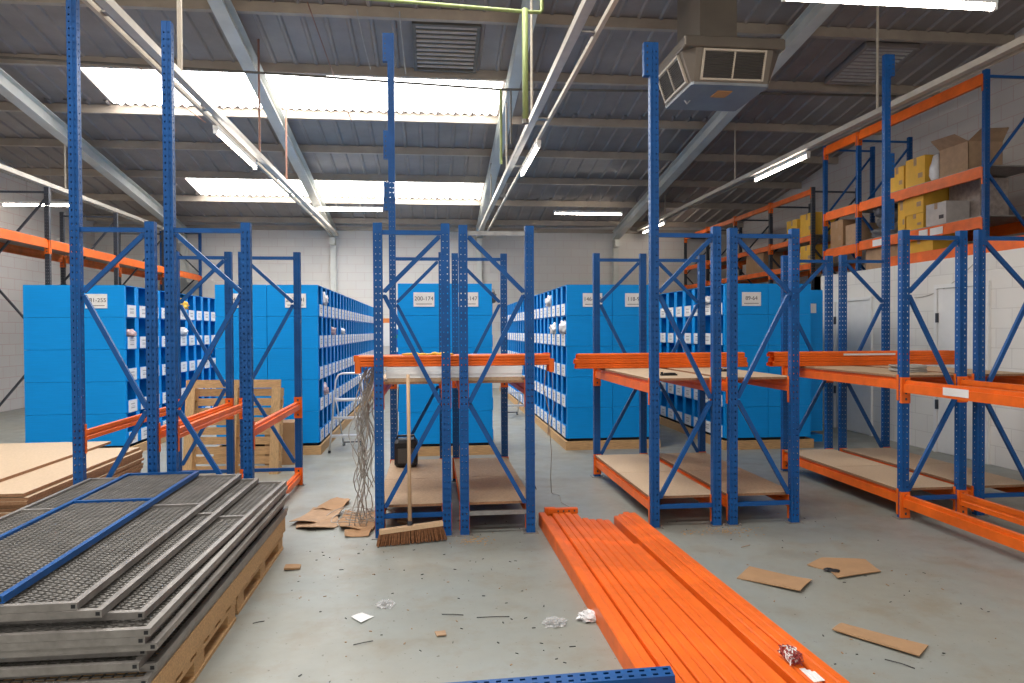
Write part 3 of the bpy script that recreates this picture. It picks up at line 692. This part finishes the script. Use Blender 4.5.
mb = MB(); mb.add([p + V((0, 0, .004)) for p in B] + [p + V((0, 0, -.03)) for p in B], [tuple(range(8, 16)), tuple(range(7, -1, -1))] + [(i, 8 + i, 8 + (i + 1) % 8, (i + 1) % 8) for i in range(8)]); mb.build('base_panel', HEATPANEL, t)
MB().box(hx - .08, hx + .10, hy - .28, hy - .06, 4.352, 4.361).build('sticker', STICKER, t)
mb = MB(); mb.tube([(hx - .34, hy + .1, 4.362), (hx - .31, hy + .1, 4.32), (hx - .27, hy + .1, 4.362)], .008, 6); mb.build('handle', ALU, t)
for side in range(3):
    M = [Matrix.Identity(3), Matrix.Rotation(-math.pi / 2, 3, 'Z'), Matrix.Rotation(math.pi / 2, 3, 'Z')][side]
    def g(u, v, o):    # u across, v 0 bottom..1 top, o outwards
        z = 4.405 + v * .31; hw = .46 + (.12) * (z - 4.39) / .345
        p = M @ V((u, -hw - o, 0)); return V((hx + p.x, hy + p.y, z))
    fr = MB(); W = .37
    def quadbar(u0, u1, v0, v1, o0, o1, mb_):
        mb_.add([g(u0, v0, o0), g(u1, v0, o0), g(u1, v1, o0), g(u0, v1, o0), g(u0, v0, o1), g(u1, v0, o1), g(u1, v1, o1), g(u0, v1, o1)], [(0, 3, 2, 1), (4, 5, 6, 7), (0, 1, 5, 4), (1, 2, 6, 5), (2, 3, 7, 6), (3, 0, 4, 7)])
    for a in ((-W, W, 0, .06), (-W, W, .94, 1), (-W, -W + .022, .05, .95), (W - .022, W, .05, .95), (-.009, .009, .05, .95)): quadbar(*a, .002, .03, fr)
    gr = fr.build('grille_frame', CREAM, t)
    sl = MB(); quadbar(-W + .02, W - .02, .05, .95, .001, .004, sl)
    for i in range(12): quadbar(-W + .022, W - .022, .08 + i * .072, .105 + i * .072, .004, .02, sl)
    sl.build('louvres', SLAT, gr)
# roof vents
def vent(x0, x1, y0, y1, lab, bright):
    t = thing('roof_vent', lab, 'vent', ((x0 + x1) / 2, (y0 + y1) / 2, roofz(y0)), 'louvred roof vents'); o = -.04
    fr = MB(); f = .05
    def zq(x0_, x1_, ya, yb, dz0, dz1, mb_): mb_.add([(x, y, roofz(y) + o + dz) for dz in (dz0, dz1) for y in (ya, yb) for x in (x0_, x1_)], [(0, 2, 3, 1), (4, 5, 7, 6), (0, 1, 5, 4), (2, 6, 7, 3), (0, 4, 6, 2), (1, 3, 7, 5)])
    for a in ((x0, x1, y0, y0 + f), (x0, x1, y1 - f, y1), (x0, x0 + f, y0 + f, y1 - f), (x1 - f, x1, y0 + f, y1 - f)): zq(*a, -.07, .03, fr)
    zq(x0, x1, y0, y1, .0, .02, fr); fr.build('frame', ROOF if bright else PIPE, t)
    n = 10
    for i in range(n):
        ya = y0 + f + .01 + i * (y1 - y0 - 2 * f) / n; s_ = MB()
        zq(x0 + f, x1 - f, ya, ya + .055, -.06, -.045, s_); s_.build('slat', VENTM if not bright else SILVER, t)  # light streaks on the bright vent are put into a paler slat colour
vent(-.25, .70, 9.86, 11.12, 'square louvred vent in the roof above the centre racks', False)
vent(6.45, 7.30, 9.95, 11.08, 'louvred vent in the roof at upper right, above the loaded racking', True)
# pipes
t = thing('green_pipe', 'thin green pipe with a drop leg beside the centre roof beam', 'pipe', (1.06, 8.0, 3.91))
MB().tube([(-2.4, 8.0, 5.32), (-.55, 8.0, 5.245), (1.054, 8.0, 5.185), (1.24, 8.0, 5.185), (1.26, 8.0, 5.21), (1.26, 8.0, 6.17)], .022, 8).build('run', GREENP, t, smooth=True)
MB().tube([(1.06, 7.96, 5.20), (1.06, 7.96, 3.93)], .034, 10).build('drop_leg', GREENP, t, smooth=True)
MB().tube([(1.06, 7.96, 3.96), (1.06, 7.96, 3.91)], .038, 10).build('end_cap', PIPE, t)
t = thing('conduit_run', 'dull conduit running right across below the near skylight', 'conduit', (0, 10.5, 5.2))
MB().tube([(-8.3, 10.5, 5.42), (-5.15, 10.5, 5.35), (-1.86, 10.5, 5.26), (1.0, 10.5, 5.15), (3.3, 10.5, 5.2), (7.3, 10.5, 5.25)], .018, 8).build('run', PIPE, t, smooth=True)
for i, (x, y, z0, z1) in enumerate(((1.03, 10.5, 3.55, 5.15),)):
    MB().tube([(x, y, z1), (x, y, z0 + .5)], .02, 8).build('drop', GREENP, t)
    MB().tube([(x + .15, y, z1), (x + .15, y, z0 + .8)], .014, 8).build('drop', PIPE, t)
for i, (x0, y0, x1, y1, m, lab) in enumerate(((-1.55, 9.3, -1.38, 12.7, REDROD, 'thin red cable sloping across the near skylight'), (-4.3, 11.0, -3.9, 12.9, REDROD, 'thin dark cable across the left part of the near skylight'), (-.95, 9.4, -.9, 10.9, WIRE, 'thin pale wire hanging left of the square roof vent'), (-.4, 9.4, -.38, 11.0, WIRE, 'thin pale wire along the left side of the square roof vent'))):
    tag(MB().tube([(x0, y0, roofz(y0) - .22), ((x0 + x1) / 2, (y0 + y1) / 2, roofz((y0 + y1) / 2) - .26), (x1, y1, roofz(y1) - .22)], .008, 6).build('roof_cable', m), lab, 'cable', 'thin cables under the roof')

# ------------------------------------------------------------------ mesh panels on pallets
def mesh_panel(fr, nr, w, ztop, col, label, rail=.5, pitch=.036, fine=True):
    """fr / nr: far and near right corners (x,y); panel spreads to the left"""
    f, n = V((fr[0], fr[1], 0)), V((nr[0], nr[1], 0)); d = (n - f).normalized(); L = (n - f).length; l = V((d.y, -d.x, 0)); l = -l if l.x > 0 else l
    z1, z0 = ztop, ztop - .029; P = lambda a, b, z: f + d * a + l * b + V((0, 0, z))
    t = thing('mesh_panel', label, 'mesh panel', P(L / 2, w / 2, z0), 'steel mesh panels stacked on the pallets')
    def rb(a0, a1, b0, b1, za, zb, mb): mb.add([P(a, b, z) for z in (za, zb) for a in (a0, a1) for b in (b0, b1)], [(0, 1, 3, 2), (4, 6, 7, 5), (0, 4, 5, 1), (2, 3, 7, 6), (0, 2, 6, 4), (1, 5, 7, 3)])
    e = .025
    for a in ((0, L, 0, e), (0, L, w - e, w)):
        mb = MB(); rb(*a, z0, z1, mb); mb.build('side_rail', col, t)
    for a in ((0, e, e, w - e), (L - e, L, e, w - e)):
        mb = MB(); rb(*a, z0, z1, mb); mb.build('end_rail', col, t)
    mb = MB()
    for a in (L - .001, ): 
        rb(L - .0005, L + .0008, .007, .023, z0 + .007, z1 - .007, mb)   # black patch painted as the shaded inside of an open tube
    mb.build('tube_end_shade', BLACKP, t)
    mb = MB(); rb(L * rail - .012, L * rail + .012, e, w - e, z0 + .004, z1 - .001, mb); mb.build('cross_rail', col, t)
    mb = MB(); row = 0
    if fine:                                    # expanded metal: mirrored zigzag strands make long diamonds
        sw, lw = .031, .034; a = e; m = int((w - 2 * e) / lw); th, zt3 = .0034, .0055
        while a < L - e - sw * .5:
            for sg in (0, 1):
                o0 = len(mb.v)
                for i in range(m + 1):
                    bb = e + (w - 2 * e) * i / m; off = sw / 2 * ((i + sg) % 2); aa = a + (off if sg == 0 else sw / 2 + off - (0 if (i + sg) % 2 == 0 else sw / 2) * 0) if sg == 0 else a + sw - sw / 2 * ((i) % 2)
                    for da, dz in ((-th, 0), (th, 0), (th, zt3), (-th, zt3)): mb.v.append(P(aa + da, bb, z0 + .010 + dz))
                for i in range(m):
                    q = o0 + i * 4
                    for k in range(4): mb.f.append((q + k, q + (k + 1) % 4, q + 4 + (k + 1) % 4, q + 4 + k)); mb.mi.append(0)
            a += sw
    else:
        a = e
        while a < L - e: rb(a, a + .009, e, w - e, z0 + .008, z0 + .013, mb); a += pitch * .9
        b = e
        while b < w - e: rb(e, L - e, b, b + .006, z0 + .013, z0 + .018, mb); b += pitch * 1.15
    mb.build('wire_mesh', MESHM, t)
    return t
mesh_panel((-1.709, 5.405), (-1.66, 2.93), .50, .561, BLUE, 'narrow blue framed mesh panel on the very top of the stack', .34)
mesh_panel((-1.409, 5.41), (-1.38, 2.907), 1.06, .531, STEEL, 'grey framed mesh panel directly under the blue framed panel', .36)
mesh_panel((-1.28, 5.38), (-1.287, 2.90), 1.15, .501, STEEL, 'third mesh panel from the top of the stack', .4)
mesh_panel((-1.085, 5.40), (-1.146, 2.94), 1.20, .471, STEEL, 'fourth mesh panel from the top of the stack', .4)
for i in range(7):
    ox = [.0, .02, -.02, .03, .035, -.01, .0, .02][i]; oy = [.0, .0, .01, .04, -.02, .03, -.03, .02][i]
    mesh_panel((-1.075 - ox * .7, 5.385 - abs(oy)), (-1.087 - ox, 2.842 + oy), 1.22, .441 - .03 * i, STEEL, '%s mesh panel from the top of the stack' % ORD[4 + i], .4, fine=i < 2)
def pallet(x0, x1, y0, y1, z0, label, mat=PINE, name='wooden_pallet'):
    t = thing(name, label, 'pallet', ((x0 + x1) / 2, (y0 + y1) / 2, z0), 'wooden pallets under the mesh panels')
    n = 6; w = (x1 - x0 - .02) / n
    for i in range(7):
        a = y0 + i * (y1 - y0 - .1) / 6; MB().box(x0, x1, a, a + .1, z0 + .108, z0 + .126).build('deck_board', mat, t)
    for x in (x0, (x0 + x1) / 2 - .05, x1 - .1):
        MB().box(x, x + .1, y0, y1, z0 + .09, z0 + .108).build('stringer', mat, t)
        for y in (y0, (y0 + y1) / 2 - .07, y1 - .14): MB().box(x + .005, x + .095, y, y + .14, z0 + .018, z0 + .09).build('block', mat, t)
        MB().box(x, x + .1, y0, y1, z0, z0 + .018).build('bottom_board', mat, t)
    return t
pallet(-2.28, -1.09, 4.08, 5.28, 0, 'far wooden pallet under the mesh panel stack'); pallet(-2.26, -1.08, 2.80, 4.0, 0, 'near wooden pallet under the mesh panel stack')
tag(MB().box(-1.15, -1.078, 2.86, 5.30, .127, .231).build('timber_plank', PINE), 'long timber plank along the right edge under the mesh panels', 'plank')
tag(MB().box(-2.25, -2.17, 2.86, 5.30, .127, .231).build('timber_plank', PINE), 'long timber plank along the left edge under the mesh panels', 'plank')

# chipboard sheets
zc = .06
for b in range(3):
    tag(MB().box(-4.6, -3.05, 6.1 + b * .75, 6.2 + b * .75, 0, .06).build('timber_bearer', PINE), '%s timber bearer from the front under the chipboard sheets' % ORD[b], 'bearer', 'timber bearers under the chipboard')
for i in range(13):
    th = .025; ox = random.uniform(-.025, .02); oy = random.uniform(-.03, .02); mb = MB()
    x1 = -3.0 + ox; x0 = x1 - 1.62
    if i == 12: x1, x0 = -3.43, -4.7
    y1 = 7.72 + oy + (.3 if i == 12 else 0)
    mb.box(x0, x1, 5.62 + oy, y1, zc, zc + th - .001); mb.box(x0 + .001, x1 - .001, 5.621 + oy, y1 - .001, zc + th - .001, zc + th, 1)
    tag(mb.build('chipboard_sheet', [CHIPEDGE, CHIPTOP]), '%s chipboard sheet from the bottom of the stack at left' % ORD[i] if i < 12 else 'topmost chipboard sheet, set back to the left on the stack', 'board', 'stacked chipboard sheets')
    zc += th + (.006 if i % 3 == 1 else .001)

# pallet stood on end, leaning back
t = thing('wooden_pallet', 'wooden pallet stood on end behind the left racks', 'pallet', (-2.26, 8.2, 0))
rot = Matrix.Translation((-2.24, 8.12, 0)) @ Matrix.Rotation(math.radians(-6), 4, 'Z') @ Matrix.Rotation(math.radians(-7), 4, 'X')
W, H = 1.06, .96
for i in range(9):
    z = .0 + i * (H - .09) / 8; MB().box(-W / 2, W / 2, .108, .128, z, z + .085, M=rot).build('deck_board', PINE, t)
for x in (-W / 2, -.05, W / 2 - .1):
    MB().box(x, x + .1, .09, .108, 0, H, M=rot).build('stringer', PINEV, t)
    for z in (0, H / 2 - .07, H - .14): MB().box(x + .003, x + .097, .018, .09, z, z + .14, M=rot).build('block', PINE, t)
    MB().box(x, x + .1, 0, .018, 0, H, M=rot).build('bottom_board', PINEV, t)
MB().box(-W / 2, W / 2, 0, .018, H - .001, H + .09, M=rot).build('bottom_board', PINE, t)
MB().box(-W / 2, W / 2, -.001, .017, -.0, .09, M=rot).build('bottom_board', PINE, t) if False else None
carton(-1.98, -1.64, 8.62, 8.95, 0, .50, CARD, 'plain brown carton on the floor beside the upright pallet', tape=False, group=None)

# ------------------------------------------------------------------ step ladders
def ladder(cx, y, label, w=.40, h=1.02, depth=.62, yaw=0):
    t = thing('step_ladder', label, 'ladder', (cx, y, 0))
    R = Matrix.Translation((cx, y, 0)) @ Matrix.Rotation(yaw, 4, 'Z')
    P = lambda a, b, c: R @ V((a, b, c))
    lean = .26
    pts = [P(-w / 2 - .03, 0, 0), P(-w / 2 + .03, lean * .85, h - .09), P(-w / 2 + .06, lean * .97, h - .02), P(-w / 2 + .11, lean, h)]
    pts += [P(w / 2 - .11, lean, h), P(w / 2 - .06, lean * .97, h - .02), P(w / 2 - .03, lean * .85, h - .09), P(w / 2 + .03, 0, 0)]
    MB().tube(pts, .0135, 8).build('front_frame', ALU, t, smooth=True)
    for zz, dp in ((.21, .09), (.44, .09), (.67, .20)):
        f = lean * zz / h; ww = w / 2 + .02 - .05 * zz
        mb = MB(); vs = [(-ww, f - .03, zz - .012), (ww, f - .03, zz - .012), (ww, f + dp, zz - .012), (-ww, f + dp, zz - .012)]
        mb.add([P(*v) for v in vs] + [P(v[0], v[1], v[2] + .024) for v in vs], [(3, 2, 1, 0), (4, 5, 6, 7), (0, 1, 5, 4), (1, 2, 6, 5), (2, 3, 7, 6), (3, 0, 4, 7)])
        mb.build('step', ALU, t)
    for s in (-1, 1):
        MB().tube([P(s * (w / 2 - .08), depth, 0), P(s * (w / 2 - .03), lean * .72, .70)], .011, 8).build('rear_leg', ALU, t)
        for a, b in ((s * (w / 2 + .03), 0), (s * (w / 2 - .08), depth)): MB().tube([P(a, b, 0), P(a * .995, b + .004, .035)], .018, 8).build('rubber_foot', BLACKP, t)
    MB().tube([P(-w / 2 + .08, depth - .02, .05), P(w / 2 - .08, depth - .02, .05)], .010, 8).build('rear_bar', DARKSTEEL, t)
    return t
ladder(-1.11, 9.36, 'aluminium step ladder standing in the aisle left of the cable bundle')
ladder(1.47, 12.7, 'aluminium step ladder far down the aisle right of centre', w=.36, h=.85, depth=.45)

# ------------------------------------------------------------------ broom
t = thing('broom', 'wooden push broom leaning against the centre rack', 'broom', (-.17, 5.33, 0))
a, b = V((-.40, 5.275, 0)), V((.065, 5.345, 0)); d = (b - a).normalized(); s = V((-d.y, d.x, 0)); Lb = (b - a).length
za, zb2 = .085, .125
def bh(u, v, z): return a + d * u + s * v + V((0, 0, z + .03 * u / Lb))
mb = MB(); mb.add([bh(u, v, z) for u in (0, Lb) for v, z in ((-.028, .085), (.028, .085), (.024, .115), (-.024, .115))], [(0, 1, 2, 3), (7, 6, 5, 4), (0, 4, 5, 1), (1, 5, 6, 2), (2, 6, 7, 3), (3, 7, 4, 0)]); mb.build('head', HANDLE, t)
mb = MB()
for i in range(46):
    for j in range(5):
        u = Lb * (i + .5) / 46; v = -.022 + .011 * j; su = (u / Lb - .5) * .05 + random.uniform(-.008, .008); sv = (j - 2) * .006 - .012 + random.uniform(-.008, .008)
        p0 = bh(u, v, .088); p1 = a + d * (u + su) + s * (v + sv) + V((0, 0, .002 + .012 * u / Lb))
        mb.bar(p0, p1, .007, .007)
mb.build('bristles', BRISTLE, t)
p0, p1 = V((-.178, 5.315, .11)), V((-.187, 5.425, 1.25))
MB().tube([p0, p0.lerp(p1, .5), p1], [.015, .014, .013], 10).build('handle', HANDLE, t, smooth=True)
MB().tube([p0 - V((0, 0, .01)), p0.lerp(p1, .045)], .019, 10).build('socket', DARKSTEEL, t)

# portable speaker with aerial lead on the lower shelf
t = thing('portable_speaker', 'black portable speaker box standing on the lower centre shelf', 'speaker', (-.27, 7.06, LO + .12)); z0 = LO + .121
MB().cbox(-.38, -.155, 6.98, 7.20, z0, z0 + .27, .03).build('casing', BLACKP, t)
MB().cbox(-.345, -.19, 6.972, 6.985, z0 + .045, z0 + .19, .006).build('speaker_grille', GRILLE, t)
MB().tube([(-.36, 7.08, z0 + .26), (-.35, 7.08, z0 + .30), (-.19, 7.08, z0 + .30), (-.18, 7.08, z0 + .26)], .012, 8).build('carry_handle', BLACKP, t)
MB().tube([(-.35, 7.15, z0 + .25), (-.355, 7.16, z0 + .5), (-.34, 7.18, z0 + .78)], .004, 6).build('aerial', DARKSTEEL, t)

# ------------------------------------------------------------------ cables
t = thing('cable_bundle', 'tangled bundle of grey cables hanging down beside the centre rack', 'cable', (-.52, 5.75, 0))
mb = MB()
for k in range(26):
    x0 = -.47 + random.uniform(-.035, .02); y0 = 5.66 + random.uniform(-.02, .12); pts = []; zt2 = 1.30 + random.uniform(-.03, .02); L_ = random.uniform(.15, 1.25) if k % 3 else 1.28
    sw = random.uniform(-.10, .01); ph = random.uniform(0, 6); am = random.uniform(.015, .055); fq = random.uniform(3, 8)
    for i in range(18):
        u = i / 17; z = max(zt2 - L_ * u, .006)
        pts.append((x0 + sw * math.sin(min(1, u * 1.4) * math.pi * .6) + am * math.sin(ph + fq * u * 2) - .03 * u, y0 + am * math.cos(ph * 2 + fq * u * 1.7) + .1 * u * math.sin(ph), z))
    mb.tube(pts, .0042, 5)
mb.build('hanging_cables', WIRE, t)
mb = MB()
for k in range(9):
    cx, cy = -.62 + random.uniform(-.1, .12), 5.95 + random.uniform(-.2, .25); rr_ = random.uniform(.06, .2); ph = random.uniform(0, 6); pts = []
    for i in range(16): th = ph + i * .33; pts.append((cx + rr_ * math.cos(th) * 1.2, cy + rr_ * math.sin(th), .03 + .012 * math.sin(th * 3 + k) + .004 * k))
    mb.tube(pts, .0035, 5)
mb.build('floor_coils', WIRE, t)
for i, (pts, m, lab) in enumerate((
    ([(.93, 5.70, 1.33), (.90, 5.72, 1.1), (.95, 5.74, .9), (.93, 5.7, .72)], WIRE, 'pale cable hanging from the right end of the centre beams'),
    ([(.97, 5.75, 1.33), (.985, 5.8, 1.15), (1.01, 5.86, .95), (.99, 5.98, .74), (1.03, 6.12, .5), (1.06, 6.35, .25), (1.10, 6.55, .06), (1.14, 6.72, .006), (1.19, 6.62, .006), (1.16, 6.35, .006), (1.22, 6.1, .006), (1.15, 5.95, .006)], WIRE, 'long pale cable trailing down to the floor beside the beam pile'),
    ([(.72, 5.53, .80), (.80, 5.55, .6), (.775, 5.6, .42), (.82, 5.62, .30)], DARKWIRE, 'dark cable looped beside the centre rack right post'),
    ([(WX - .008, 7.75 + .15 * i, 1.985 + .36 * ((8.75 - 7.75 - .15 * i)) ** 2) for i in range(8)], WIRE, 'dark cable sagging along the white block wall'))):
    tag(MB().tube(pts, .0028 if i == 1 else .004, 6).build('cable', m, smooth=True), lab, 'cable', 'single loose cables')
for i, (x, y, m, lab) in enumerate(((2.0, 5.85, BLACKP, 'small black fitting on the centre right shelf'), (2.72, 6.3, BLACKP, 'small black fitting on the shelf right of the tall post bay'))):
    mb = MB(); mb.box(x - .07, x + .07, y - .02, y + .02, BT, BT + .014); mb.box(x - .04, x + .05, y - .035, y + .01, BT + .014, BT + .024); mb.tube([(x - .06, y, BT + .014), (x - .06, y, BT + .03)], .012, 8)
    tag(mb.build('metal_fitting', m), lab, 'fitting', 'small fittings left on shelves')
mb = MB()
for k in range(9):
    pts = []; 
    for i in range(20): th = i * .34 + k; pts.append((4.26 + (.13 + .02 * math.sin(k)) * math.cos(th), 5.95 + (.16 + .02 * math.cos(k * 2)) * math.sin(th), BT + .008 + .006 * k + .003 * math.sin(3 * th)))
    mb.tube(pts, .006, 5)
tag(mb.build('cable_coil', WIRE, smooth=True), 'coil of grey cable lying on the right hand shelf', 'cable')

# ------------------------------------------------------------------ cardboard and litter on the floor
def sheet(poly, label, mat=CARD, t=.005, z=.0, name='cardboard_sheet', group='flat cardboard pieces on the floor', lift=0, fold=None):
    c = V((sum(p[0] for p in poly) / len(poly), sum(p[1] for p in poly) / len(poly))); mb = MB(); n = len(poly)
    # subdivided fan with a gentle warp so that edges lift off the floor
    rings = []
    for k in range(4):
        f = (k + 1) / 4; r = []
        for i in range(n):
            for j in range(3):
                a, b = V(poly[i]), V(poly[(i + 1) % n]); q = a.lerp(b, j / 3); q = c + (q - c) * f
                w = lift * (f ** 2) * (.5 + .5 * math.sin(i * 2.1 + len(label) + j * .5))
                r.append((q.x, q.y, z + w))
        rings.append(r)
    m = 3 * n
    top = [(c.x, c.y, z + t)] + [(p[0], p[1], p[2] + t) for r in rings for p in r]; bot = [(c.x, c.y, z)] + [p for r in rings for p in r]; k0 = len(top); fs = []
    for i in range(m):
        j = (i + 1) % m; fs.append((0, 1 + i, 1 + j)); fs.append((k0, k0 + 1 + j, k0 + 1 + i))
        for k in range(3):
            a = 1 + k * m; b_ = 1 + (k + 1) * m; fs.append((a + i, b_ + i, b_ + j, a + j)); fs.append((k0 + a + i, k0 + a + j, k0 + b_ + j, k0 + b_ + i))
        e = 1 + 3 * m; fs.append((e + i, k0 + e + i, k0 + e + j, e + j))
    mb.add(top + bot, fs)
    return tag(mb.build(name, mat), label, 'paper' if name.startswith('paper') else 'cardboard', group)
sheet([(2.083, 4.477), (2.342, 4.16), (2.168, 3.982), (1.903, 4.274)], 'flat rectangular cardboard piece nearest the orange beam pile', lift=.018)
sheet([(2.466, 4.44), (2.635, 4.555), (2.927, 4.517), (2.87, 4.259), (2.519, 4.173), (2.56, 4.33)], 'irregular cardboard piece with a torn corner on the right floor', lift=.012)
sheet([(2.057, 3.455), (2.161, 3.542), (2.434, 3.238), (2.299, 3.121)], 'long cardboard strip nearest the viewer on the right floor', lift=.012)
mb = MB()
for k in range(4): mb.lump((2.545 + k * .012, 4.33 - k * .01, .012), (.03, .022, .01), k + 50, .4, 2)
tag(mb.build('dirt_clump', BLACKP), 'dark clump of dirt by the torn corner of cardboard', 'dirt')
L5 = [([(-.906, 6.80), (-.80, 6.76), (-.76, 6.62), (-.80, 6.45), (-.83, 6.30), (-.97, 6.33), (-1.072, 6.28), (-1.03, 6.5)], 'upper cardboard piece in the scatter beside the cable bundle', .001),
      ([(-1.05, 6.35), (-.93, 6.37), (-.78, 6.30), (-.80, 6.1), (-.88, 5.98), (-1.0, 5.90), (-1.17, 5.90), (-1.12, 6.12)], 'left cardboard piece in the scatter beside the cable bundle', .008),
      ([(-.76, 6.22), (-.62, 6.16), (-.50, 6.20), (-.46, 5.85), (-.48, 5.66), (-.60, 5.63), (-.74, 5.70), (-.78, 5.95)], 'right cardboard piece in the scatter, against the rack post', .008),
      ([(-1.12, 5.98), (-.95, 5.93), (-.80, 6.02), (-.76, 5.86), (-.80, 5.74), (-.98, 5.72), (-1.10, 5.80)], 'near cardboard piece at the front of the scatter', .001),
      ([(-.70, 5.66), (-.48, 5.66), (-.50, 5.50), (-.68, 5.50)], 'small cardboard strip at the foot of the rack post', .001)]
for i, (pl, lab, z) in enumerate(L5): sheet(pl, lab, CARD if i % 2 == 0 else CARD2, lift=.03, z=z + .0005 * i)
sheet([(-.30, 5.75), (-.20, 5.72), (-.18, 5.90), (-.28, 5.92)], 'rounded cardboard scrap under the centre rack', CARD2, lift=.05)
sheet([(-.458, 3.953), (-.404, 4.016), (-.333, 3.951), (-.395, 3.865)], 'small white paper square on the floor left of centre', WHITEP, .0015, name='paper_scrap', group='paper scraps on the floor', lift=.008)
sheet([(-.99, 4.86), (-.89, 4.87), (-.885, 4.80), (-.985, 4.78)], 'small cardboard offcut right of the mesh panel stack', CARD, .012, lift=.01)
sheet([(.0, 3.70), (.055, 3.715), (.06, 3.65), (.012, 3.645)], 'tiny cardboard scrap on the middle of the floor', CARD2, .006, lift=.006)
for i, (x, y, sz, lab) in enumerate(((.84, 3.765, (.06, .05, .028), 'crumpled white paper against the left floor beam'), (.645, 3.74, (.06, .055, .012), 'flattened clear film left of the crumpled white paper'), (-.28, 4.12, (.05, .07, .006), 'thin clear film beside the white paper square'))):
    tag(MB().lump((x, y, sz[2] * .72), sz, 60 + i, .55, 3, freq=3.2).build('crumpled_paper' if i == 0 else 'plastic_film', FILM if i == 0 else CLEARF), lab, 'litter', 'crumpled litter on the floor')
for i, (x, y, L_, an, lab) in enumerate(((-.36, 3.62, .10, .35, 'dark twig left of centre near the bottom'), (.10, 3.92, .12, -.2, 'thin dark strip in front of the centre racks'), (.32, 3.86, .18, -.05, 'longest thin dark strip on the middle floor'), (2.17, 3.08, .13, -.9, 'dark strip beside the nearest cardboard on the right'), (1.62, 3.62, .05, .8, 'short dark chip right of the floor beams'), (-.95, 3.95, .06, .4, 'short dark chip right of the mesh panel stack'), (2.25, 4.9, .1, .5, 'wood splinter in front of the right centre bay'))):
    d = V((math.cos(an), math.sin(an), 0)); p = V((x, y, .004))
    tag(MB().tube([p - d * L_ / 2, p + V((.004, -.006, .004)), p + d * L_ / 2], .0024, 5).build('splinter', DARKWIRE if i < 6 else CARD2), lab, 'splinter', 'splinters on the floor')
mb = MB(); rs = random.Random(3)
for i in range(260):
    x = rs.uniform(-.95, 3.4); y = rs.uniform(2.7, 5.9)
    if .72 < x < 1.78: continue
    d = V((math.cos(i), math.sin(i), 0)); l = rs.uniform(.002, .010) * (1.7 if i % 11 == 0 else 1); p = V((x, y, .002)); mb.bar(p - d * l, p + d * l, rs.uniform(.002, .006), .003, mi=rs.choice((0, 0, 1)))
for i in range(160):
    x = rs.choice((rs.gauss(2.35, .12), rs.gauss(.28, .08), rs.gauss(2.15, .2))); y = rs.gauss(5.30, .05); d = V((math.cos(i), math.sin(i), 0)); l = rs.uniform(.002, .010); p = V((x, y, .002)); mb.bar(p - d * l, p + d * l, .005, .003, mi=2)
o = mb.build('floor_debris', [DARKWIRE, CARD, PINE]); tag(o, 'scattered grit and sawdust crumbs over the bare floor', 'debris'); o['kind'] = 'stuff'

# ------------------------------------------------------------------ daylight, camera
w = D.worlds.new('World'); bpy.context.scene.world = w; w.use_nodes = True
bg = w.node_tree.nodes['Background']; bg.inputs['Color'].default_value = (1.0, .98, .95, 1); bg.inputs['Strength'].default_value = .75

F, YAW, PIT, ROLL, H = 708.0, math.radians(6.40), math.radians(.90), math.radians(-.312), 1.58
f = V((math.sin(YAW) * math.cos(PIT), math.cos(YAW) * math.cos(PIT), -math.sin(PIT)))
r = V((math.cos(YAW), -math.sin(YAW), 0)); u = r.cross(f); c, s = math.cos(ROLL), math.sin(ROLL)
r, u = c * r + s * u, -s * r + c * u
cam = D.cameras.new('camera'); cam.sensor_fit = 'HORIZONTAL'; cam.sensor_width = 36; cam.lens = F / 1024 * 36; cam.clip_start = .05; cam.clip_end = 200
co = D.objects.new('camera', cam); COL.objects.link(co)
M = Matrix((r, u, -f)).transposed().to_4x4(); M.translation = (0, 0, H); co.matrix_world = M
sc = bpy.context.scene; sc.camera = co
sc.view_settings.view_transform = 'Standard'; sc.view_settings.look = 'None'; sc.view_settings.gamma = 1; sc.view_settings.use_curve_mapping = False
sc.view_settings.exposure = 0.12
